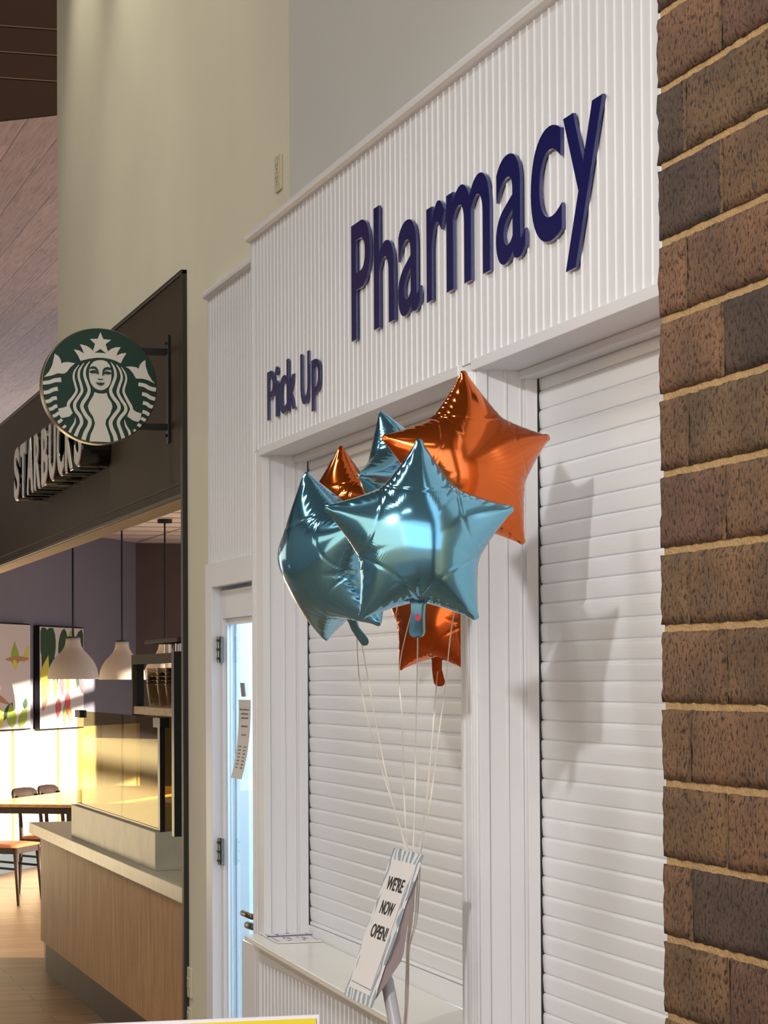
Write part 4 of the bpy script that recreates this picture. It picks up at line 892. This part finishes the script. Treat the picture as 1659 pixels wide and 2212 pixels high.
# ================================================================== NOW OPEN SIGN
XN = 1.36
def open_sign():
    Zc = (onx(825, 2005, XN) - EYE).dot(CF)
    ctr = onx(825, 2005, XN); U = Vector((0, -1, 0))
    # lean found from the top and bottom edges of the card
    mid_t = Vector((880.5, 1839.5)); mid_b = Vector((770.5, 2162.5))
    best = None
    for i in range(0, 90):
        ta = math.tan(R_(i * 0.5))             # the top leans back toward +X
        n = Vector((-1, 0, ta)).normalized(); pt = onplane(mid_t.x, mid_t.y, ctr, n); pb_ = onplane(mid_b.x, mid_b.y, ctr, n)
        e = abs((pt - pb_).normalized().y)
        if best is None or e < best[0]: best = (e, n, pt, pb_, i * 0.5)
    e, n, pt, pb_, deg = best
    V = (pt - pb_); Hh = V.length; V.normalize(); V = (V - U * V.dot(U)).normalized(); N = n
    wa = (onplane(910, 1847, ctr, n) - onplane(851, 1832, ctr, n)).length; wb = (onplane(800, 2180, ctr, n) - onplane(741, 2145, ctr, n)).length
    Wd = (wa + wb) / 2; print('sign', deg, e, Wd, Hh, ctr)
    O = (pt + pb_) / 2
    t = thing('now_open_sign', 'tilted white WE\'RE NOW OPEN card with wavy grey edging on a grey pole', 'sign', (O.x, O.y, 0))
    P = lambda u, v, w_=0: O + U * (u * Wd) + V * (v * Hh) + N * w_
    # outline, waisted sides like a wrapper with frayed ends
    pts = []; K = 26
    side = lambda v: 0.5 - 0.035 * math.sin((v + 0.5) * math.pi * 2.3) ** 2 * (1 if abs(v) < 0.46 else 0) - 0.012 * (0.5 + 0.5 * math.sin(v * 46))
    for i in range(K + 1): v = -0.5 + i / K; pts.append((side(v), v))
    for i in range(1, 14): u = 0.5 - i / 14; pts.append((u, 0.5 + (0.008 if i % 2 else -0.006)))
    for i in range(K + 1): v = 0.5 - i / K; pts.append((-side(v), v))
    wv = bpy.data.materials.new('wavy_border'); wv.use_nodes = True; nt = wv.node_tree; b = nt.nodes['Principled BSDF']; b.inputs['Roughness'].default_value = 0.5
    tc = nt.nodes.new('ShaderNodeTexCoord'); mp_ = nt.nodes.new('ShaderNodeMapping'); mp_.inputs['Rotation'].default_value = (0.2, 0, 0.5); nt.links.new(tc.outputs['Object'], mp_.inputs[0])
    wt = nt.nodes.new('ShaderNodeTexWave'); wt.inputs['Scale'].default_value = 13; wt.inputs['Distortion'].default_value = 7; wt.inputs['Detail'].default_value = 0.6; wt.inputs['Detail Scale'].default_value = 1.6; wt.bands_direction = 'Y'; nt.links.new(mp_.outputs[0], wt.inputs['Vector'])
    rp = nt.nodes.new('ShaderNodeValToRGB'); rp.color_ramp.interpolation = 'LINEAR'; rp.color_ramp.elements[0].position = 0.46; rp.color_ramp.elements[1].position = 0.56; rp.color_ramp.elements[0].color = lin((150, 164, 172)); rp.color_ramp.elements[1].color = lin((228, 230, 232))
    nt.links.new(wt.outputs['Fac'], rp.inputs[0]); nt.links.new(rp.outputs[0], b.inputs['Base Color'])
    m = MB(); m.prism([P(u, v, -0.004) for u, v in pts], N * 0.004); m.build('card', wv, t)
    bp = [(0.44, -0.007), (0.10, -0.020), (-0.12, -0.034), (-0.17, -0.034), (-0.46, -0.007)]; m = MB(); m.prism([P(-0.44, v, w_) for v, w_ in bp], U * (0.88 * Wd)); m.build('back_board', SHADE_B, t)
    sd = 0.365
    m = MB(); m.prism([P(-sd, -0.435, 0.0005), P(sd, -0.435, 0.0005), P(sd + 0.01, 0.30, 0.0005), P(sd + 0.03, 0.43, 0.0005), P(-sd + 0.02, 0.43, 0.0005), P(-sd, 0.3, 0.0005)], N * 0.001); m.build('message_panel', CARD, t)
    m = MB(); m.prism([P(-0.36, -0.395, 0.0018), P(0.36, -0.402, 0.0018), P(0.36, -0.398, 0.0018), P(-0.36, -0.391, 0.0018)], N * 0.0006); m.prism([P(0.36, -0.40, 0.0018), P(0.365, -0.40, 0.0018), P(0.375, 0.30, 0.0018), P(0.372, 0.30, 0.0018)], N * 0.0006); m.build('panel_line', GREYINK, t)
    for body, v, hh, ww in (("WE'RE", 0.235, 0.083, 0.56), ('NOW', 0.075, 0.083, 0.44), ('OPEN!', -0.085, 0.083, 0.55)):
        m = MB(); text_mesh(body, P(0.0, v, 0.0016), U, V, N, hh * Hh, m, 0, 0.018, 0.0008, 'center', ww * Wd); m.build('text_line', INK, t)
    a = P(0.20, -0.28, -0.018); k1 = onx(842, 2150, a.x + 0.015); k2 = onx(856, 2225, a.x + 0.02)
    d = (k2 - k1).normalized(); 
    MB().tube([a + N * -0.004, k1 - d * 0.03, k1, k2, k2 + d * 0.25, Vector((k2.x + 0.03, k2.y - 0.06, 0.03)), Vector((k2.x + 0.03, k2.y - 0.06, 0.0))], 0.0135, 16).build('stand_pole', POLE, t, smooth=True)
    MB().lathe([(0, 0), (0.14, 0), (0.14, 0.012), (0.02, 0.02), (0, 0.02)], (k2.x + 0.03, k2.y - 0.06, 0.0), 32).build('stand_base', POLE, t)
    return P, ctr
SP, SCTR = open_sign()

# ================================================================== BALLOONS
def star_field(n=220):
    tips = [Vector((math.sin(2 * math.pi * k / 5), math.cos(2 * math.pi * k / 5))) for k in range(5)]
    rin = 0.635
    nots = [Vector((math.sin(2 * math.pi * (k + 0.5) / 5), math.cos(2 * math.pi * (k + 0.5) / 5))) * rin for k in range(5)]
    ring = []
    for k in range(5):
        a, b, c = tips[k], nots[k], tips[(k + 1) % 5]
        # tip tab: a small rounded nib
        out = a.normalized(); side = Vector((out.y, -out.x))
        ring += [out * 0.955 - side * 0.045, out * 0.985 - side * 0.040, out * 1.0 - side * 0.024, out * 1.005, out * 1.0 + side * 0.024, out * 0.985 + side * 0.040, out * 0.955 + side * 0.045]
        s0 = out * 0.955 + side * 0.045; o2 = c.normalized(); s1 = o2 * 0.955 - Vector((o2.y, -o2.x)) * 0.045
        for i in range(1, 12):
            t = i / 12; p = s0.lerp(b, t); nrm = b.normalized(); ring.append(p + nrm * (-0.012 * math.sin(math.pi * t)))
        ring.append(b + b.normalized() * 0.012)
        for i in range(1, 12):
            t = i / 12; p = b.lerp(s1, t); nrm = b.normalized(); ring.append(p + nrm * (-0.012 * math.sin(math.pi * t)))
    A = np.array([[p.x, p.y] for p in ring]); ang_ = np.unwrap(np.arctan2(A[:, 0], A[:, 1])); 
    rr = np.hypot(A[:, 0], A[:, 1])
    o = np.argsort(ang_ % (2 * math.pi)); an, rs = (ang_ % (2 * math.pi))[o], rr[o]
    an = np.concatenate([an - 2 * math.pi, an, an + 2 * math.pi]); rs = np.concatenate([rs, rs, rs])
    R = lambda t: np.interp(t % (2 * math.pi), an, rs)
    L = 1.06; g = np.linspace(-L, L, n); X, Y = np.meshgrid(g, g, indexing='ij'); T = np.arctan2(X, Y); inside = np.hypot(X, Y) < R(T) * 0.985
    u = np.zeros((n, n)); h2 = (g[1] - g[0]) ** 2
    r0_ = R(T) * 0.985; u = np.where(inside, 0.15 * (1 - (np.hypot(X, Y) / np.maximum(r0_, 1e-6)) ** 2), 0)
    for _ in range(2600):
        v = 0.25 * (np.roll(u, 1, 0) + np.roll(u, -1, 0) + np.roll(u, 1, 1) + np.roll(u, -1, 1) + h2); u = np.where(inside, v, 0)
    u = u / u.max()
    def H(x, y):
        fx = np.clip((x + L) / (2 * L) * (n - 1), 0, n - 1.001); fy = np.clip((y + L) / (2 * L) * (n - 1), 0, n - 1.001); i, j = fx.astype(int), fy.astype(int); a, b = fx - i, fy - j
        z = u[i, j] * (1 - a) * (1 - b) + u[i + 1, j] * a * (1 - b) + u[i, j + 1] * (1 - a) * b + u[i + 1, j + 1] * a * b
        return np.sqrt(np.maximum(z, 0))
    return R, H, nots, tips
STAR = star_field()
def star_mesh(name, seed, thick=0.40, NP=560, NR=46):
    rng = np.random.RandomState(seed); R, H, nots, tips = STAR
    ph = np.linspace(0, 2 * math.pi, NP, endpoint=False); rho = np.linspace(0, 1, NR + 1)[1:] ** 0.8
    P, Q = np.meshgrid(ph, rho, indexing='ij'); rad = R(P) * Q; X, Y = rad * np.sin(P), rad * np.cos(P)
    seam = Q > 0.984
    zs = []
    for side in range(2):
        Z = H(X, Y) * thick; Z = np.where(Q >= 0.985, 0.002, Z); 
        dZ = np.zeros_like(Z)
        for k in range(5):
            a, b = nots[k], nots[(k + 1) % 5]; d = (b - a); Ln = d.length; d = d / Ln; nx, ny = d.y, -d.x     # chord across the base of an arm
            sd_ = (X - a.x) * nx + (Y - a.y) * ny; al = ((X - a.x) * d.x + (Y - a.y) * d.y) / Ln
            if (tips[(k + 1) % 5].x - a.x) * nx + (tips[(k + 1) % 5].y - a.y) * ny < 0: sd_ = -sd_
            bow = 0.05 * np.sin(np.pi * np.clip(al, 0, 1)); s_ = sd_ + bow - rng.uniform(-0.01, 0.01)
            on = ((al > 0.0) & (al < 1.0)); edge = np.clip(np.abs(al - 0.5) * 2, 0, 1) ** 1.5
            dZ -= on * 0.016 * np.exp(-(s_ / 0.014) ** 2) * (0.25 + 0.75 * edge)                        # the fold line
            fr = rng.uniform(54, 66)
            dZ += on * 0.0042 * np.sin(s_ * fr * 2 * math.pi * 0.62 + al * 5 + rng.uniform(0, 6)) * np.exp(-(s_ / 0.16) ** 2) * (edge ** 2) * (rng.uniform(0.4, 1.0))
        for k in range(5):                                                                              # puckers running in from each notch
            a = nots[k]; dist = np.hypot(X - a.x, Y - a.y); t_ = np.arctan2(X, Y) - math.atan2(a.x, a.y); t_ = (t_ + math.pi) % (2 * math.pi) - math.pi
            dZ += 0.003 * np.cos(t_ * 60 + rng.uniform(0, 6)) * np.exp(-(dist / 0.09) ** 2)
            dZ -= 0.016 * np.exp(-(t_ / 0.07) ** 2) * np.exp(-(dist / 0.16) ** 2)
        dZ += 0.006 * np.sin(X * rng.uniform(5, 8) + rng.uniform(0, 6)) * np.cos(Y * rng.uniform(5, 8) + rng.uniform(0, 6))
        s = rng.uniform(0, 6); dZ += 0.0035 * np.sin(P * NP / 9.0 + s) * np.exp(-((Q - 0.93) / 0.05) ** 2)  # seam gathers
        Z = Z + dZ * np.clip((0.985 - Q) / 0.05, 0, 1); Z = np.maximum(Z, 0.002); zs.append(Z)
    vs, fs = [], []
    for sgn, Z in ((-1, zs[0]), (1, zs[1])):
        base = len(vs); vs.append((0, sgn * float(thick), 0)); 
        for i in range(NP):
            for j in range(NR): vs.append((float(X[i, j]), sgn * float(Z[i, j]), float(Y[i, j])))
        idx = lambda i, j: base + 1 + (i % NP) * NR + j
        for i in range(NP):
            t3 = (base, idx(i, 0), idx(i + 1, 0)); fs.append(t3 if sgn > 0 else t3[::-1])
            for j in range(NR - 1):
                q = (idx(i, j), idx(i, j + 1), idx(i + 1, j + 1), idx(i + 1, j)); fs.append(q if sgn > 0 else q[::-1])
    vs = [tuple(v) for v in vs]
    o1, o2 = NR - 1, NR - 1
    for i in range(NP):
        a0, a1 = 1 + i * NR + NR - 1, 1 + ((i + 1) % NP) * NR + NR - 1; off = 1 + NP * NR; fs.append((a0, a1, a1 + off, a0 + off))
    me = bpy.data.meshes.new(name); me.from_pydata(vs, [], fs); me.update(); me.polygons.foreach_set('use_smooth', [True] * len(me.polygons))
    bm = bmesh.new(); bm.from_mesh(me); bmesh.ops.recalc_face_normals(bm, faces=bm.faces); bm.to_mesh(me); bm.free(); me.polygons.foreach_set('use_smooth', [True] * len(me.polygons))
    return me
def balloon(px, py, Z, R, yaw, roll, tilt, m, seed, label, neck_dir=(0, -1), neck=True, thick=0.42, mark=False, ctr=None, spin=0):
    c = ctr if ctr is not None else atz(px, py, Z)
    t = thing('star_balloon', label, 'balloon', c, group='foil star balloons tied to the sign')
    Rm = Matrix.Rotation(R_(spin), 4, -f0) @ Matrix.Rotation(-TH + R_(yaw), 4, 'Z') @ Matrix.Rotation(R_(tilt), 4, 'X') @ Matrix.Rotation(R_(roll), 4, 'Y')
    t.rotation_euler = Rm.to_euler(); WM[t] = Matrix.Translation(c) @ Rm
    me = star_mesh('foil_body', seed, thick); me.transform(Matrix.Scale(R, 4)); me.materials.append(m)
    o = bpy.data.objects.new('foil_body', me); COL.objects.link(o); o.parent = t; WM[o] = WM[t].copy()
    # filling neck below the bottom notch
    nd = Vector((neck_dir[0], 0.22, neck_dir[1])).normalized(); sd = Vector((-nd.z, 0, nd.x)); nb = Vector((0, 0, -0.56 * R)); mb = MB(); n = 14; wv, L = 0.0135, 0.080
    ring = []
    prof = [(0, 2.6), (0.06, 1.9), (0.14, 1.25), (0.25, 1.0), (0.5, 0.95), (0.72, 1.08), (0.86, 1.12), (0.94, 0.95), (0.985, 0.6), (1.0, 0.2)]
    l = [nb + nd * (L * a) + sd * (wv * b) + Vector((0, 0.002 * math.sin(a * 9), 0)) for a, b in prof]; r = [nb + nd * (L * a) - sd * (wv * b) + Vector((0, 0.002 * math.sin(a * 9), 0)) for a, b in prof]
    k = len(prof)
    for yy in (-0.0016, 0.0016): mb.add([v + Vector((0, yy, 0)) for v in l] + [v + Vector((0, yy * 2.6, 0)) for v in [(a + b) / 2 for a, b in zip(l, r)]] + [v + Vector((0, yy, 0)) for v in r], [f for i in range(k - 1) for f in ((i, i + 1, k + i + 1, k + i), (k + i, k + i + 1, 2 * k + i + 1, 2 * k + i))])
    nk = mb.build('neck', m, t, world=False, smooth=True)
    if mark:
        mk = MB(); text_mesh('36', nb + nd * (L * 0.10) + sd * -0.001 + Vector((0, -0.0072, 0)), Vector((0, 0, -1)), Vector((1, 0, 0)), Vector((0, -1, 0)), 0.0075, mk, 0, 0.01, 0.0004, 'left'); mk.build('size_mark', INK, nk, world=False)
        mk = MB(); cc = nb + nd * (L * 0.54) + Vector((0, -0.0085, 0)); mk.prism([cc + Vector((0.0056 * math.cos(a), 0, 0.0052 * math.sin(a))) for a in [i * math.pi / 8 for i in range(16)]], (0, -0.0006, 0)); mk.build('valve_dot', RED, nk, world=False)
    return t, (Matrix.Translation(c) @ Rm) @ (nb + nd * (L * 0.55))
bA = balloon(905, 1163, 4.12, 0.1765, 2, 0.5, 0, FBLUE, 1, 'front blue foil star balloon with a small 36 on its neck', (-0.03, -1), mark=True)
bB = balloon(716, 1212, 4.62, 0.184, -58, 2, 0, FBLUE, 2, 'blue foil star balloon turned edge-on, at the left of the bunch', (0.1, -1), spin=17, thick=0.50)
bC = balloon(884, 1056, 4.80, 0.172, 56, 0, 0, FBLUE, 3, 'blue foil star balloon at the back, mostly hidden between the orange ones', spin=20)
bD = balloon(1012, 1008, 4.42, 0.184, 22, -2, -2, FORNG, 4, 'large orange foil star balloon at upper right, in front of the white post')
bE = balloon(744, 1128, 5.05, 0.166, -46, 4, 0, FORNG, 5, 'orange foil star balloon at the back left, only its upper tip showing', spin=5)
dF = Vector((0.6, -0.8, 0)); cF = Vector((XF + 0.005, 5.02, 0)); cF = onplane(943, 1318, Vector((1.60, 5.02, 0)), Vector((0.8, 0.6, 0)))
bF = balloon(0, 0, 0, 0.170, math.degrees(math.atan2(-0.8, 0.6)) + math.degrees(TH), 2, 0, FORNG, 6, 'lowest orange foil star balloon, partly hidden behind the white post', (0.0, -1), ctr=cF, thick=0.34)
# ribbons: one to each balloon, gathered behind the sign
def ribbon(owner, pts, wpx=3.4):
    P = [atz(*p) for p in pts]; Q = []
    n = len(P)
    for i in range(n - 1):
        p0, p1, p2, p3 = P[max(i - 1, 0)], P[i], P[i + 1], P[min(i + 2, n - 1)]
        for k in range(14):
            t = k / 14; Q.append(0.5 * ((2 * p1) + (p2 - p0) * t + (2 * p0 - 5 * p1 + 4 * p2 - p3) * t * t + (3 * p1 - p0 - 3 * p2 + p3) * t ** 3))
    Q.append(P[-1]); wd = wpx * 4.5 / FPX / 2; vs = []; ph = random.uniform(0, 6)
    for i, q in enumerate(Q):
        a = ph + i * 0.16; d = (CR * math.cos(0.9 * math.sin(a)) + f0 * math.sin(0.9 * math.sin(a))); vs += [q - d * wd, q + d * wd, q + d * wd + f0 * 0.0006, q - d * wd + f0 * 0.0006]
    m = MB(); m.add(vs, [(4 * i + a, 4 * i + (a + 1) % 4, 4 * i + 4 + (a + 1) % 4, 4 * i + 4 + a) for i in range(len(Q) - 1) for a in range(4)]); m.build('ribbon', RIBB, owner)
ZE = (SCTR - EYE).dot(CF) + 0.13
def zz(b): return (b[1] - EYE).dot(CF)
def px(b): v = b[1] - EYE; Z = v.dot(CF); return (CX + v.dot(CR) / Z * FPX, CY - v.dot(CU) / Z * FPX, Z)
end = [(893, 1905, ZE), (887, 1990, ZE), (880, 2050, ZE), (878, 2120, ZE), (876, 2180, ZE), (872, 2230, ZE)]
def down(dx, s=0): return [(x + dx * (1 if i < 2 else 0.35), y, z) for i, (x, y, z) in enumerate(end)]
print([tuple(round(v, 1) for v in px(b)) for b in (bA, bB, bC, bD, bE, bF)])
ribbon(bB[0], [px(bB), (777, 1470, ZE), (806, 1600, ZE), (848, 1735, ZE), (878, 1830, ZE)] + down(-4))
ribbon(bE[0], [px(bE), (783, 1400, ZE), (812, 1560, ZE), (838, 1690, ZE), (872, 1820, ZE)] + down(-2))
ribbon(bC[0], [px(bC), (866, 1420, ZE), (869, 1560, ZE), (873, 1720, ZE), (880, 1830, ZE)] + down(0))
ribbon(bA[0], [px(bA), (902, 1400, ZE - 0.1), (899, 1560, ZE), (896, 1720, ZE), (893, 1830, ZE)] + down(3))
ribbon(bF[0], [px(bF), (942, 1490, ZE + 0.1), (932, 1610, ZE), (921, 1730, ZE), (906, 1840, ZE - 0.06)] + down(9), 4.2)
ribbon(bD[0], [px(bD), (978, 1340, ZE), (962, 1480, ZE), (946, 1600, ZE), (931, 1720, ZE), (910, 1836, ZE - 0.05)] + down(13))

# ================================================================== YELLOW BOARD
def yellow_board():
    Z = 2.6; tl = atz(120, 2216.0, Z); tr = atz(689.5, 2192, Z); br = atz(697, 2216, Z)
    U = (tr - tl).normalized(); Nn = U.cross(Vector((0, 0, 1))).normalized(); D = Vector((0.006, 0, -1)); W = 0.56; H = 0.72
    org = tr - U * W
    t = thing('yellow_board', 'yellow floor-standing notice board with a white border, only its top edge showing', 'sign', (tr.x - 0.25, tr.y, 0))
    P = lambda u, v, o=0: org + U * (W * u) + D * v - Nn * -o
    MB().prism([P(0, 0), P(1, 0), P(1, H), P(0, H)], -Nn * -0.004 * -1).build('board', LAV, t)
    b = 7.0 * Z / FPX
    for s in (1,): MB().prism([P(b / W, b, 0.0006), P(1 - b / W, b, 0.0006), P(1 - b / W, H - b, 0.0006), P(b / W, H - b, 0.0006)], Nn * 0.0006).build('yellow_panel', YELLOW, t)
    c = P(0.5, H * 0.9, -0.012); MB().tube([(c.x, c.y, 0.0), (c.x, c.y, c.z)], 0.012, 12).build('stand_pole', POLE, t)
    MB().lathe([(0, 0), (0.17, 0), (0.17, 0.012), (0.02, 0.02), (0, 0.02)], (c.x, c.y, 0), 32).build('stand_base', POLE, t)
yellow_board()
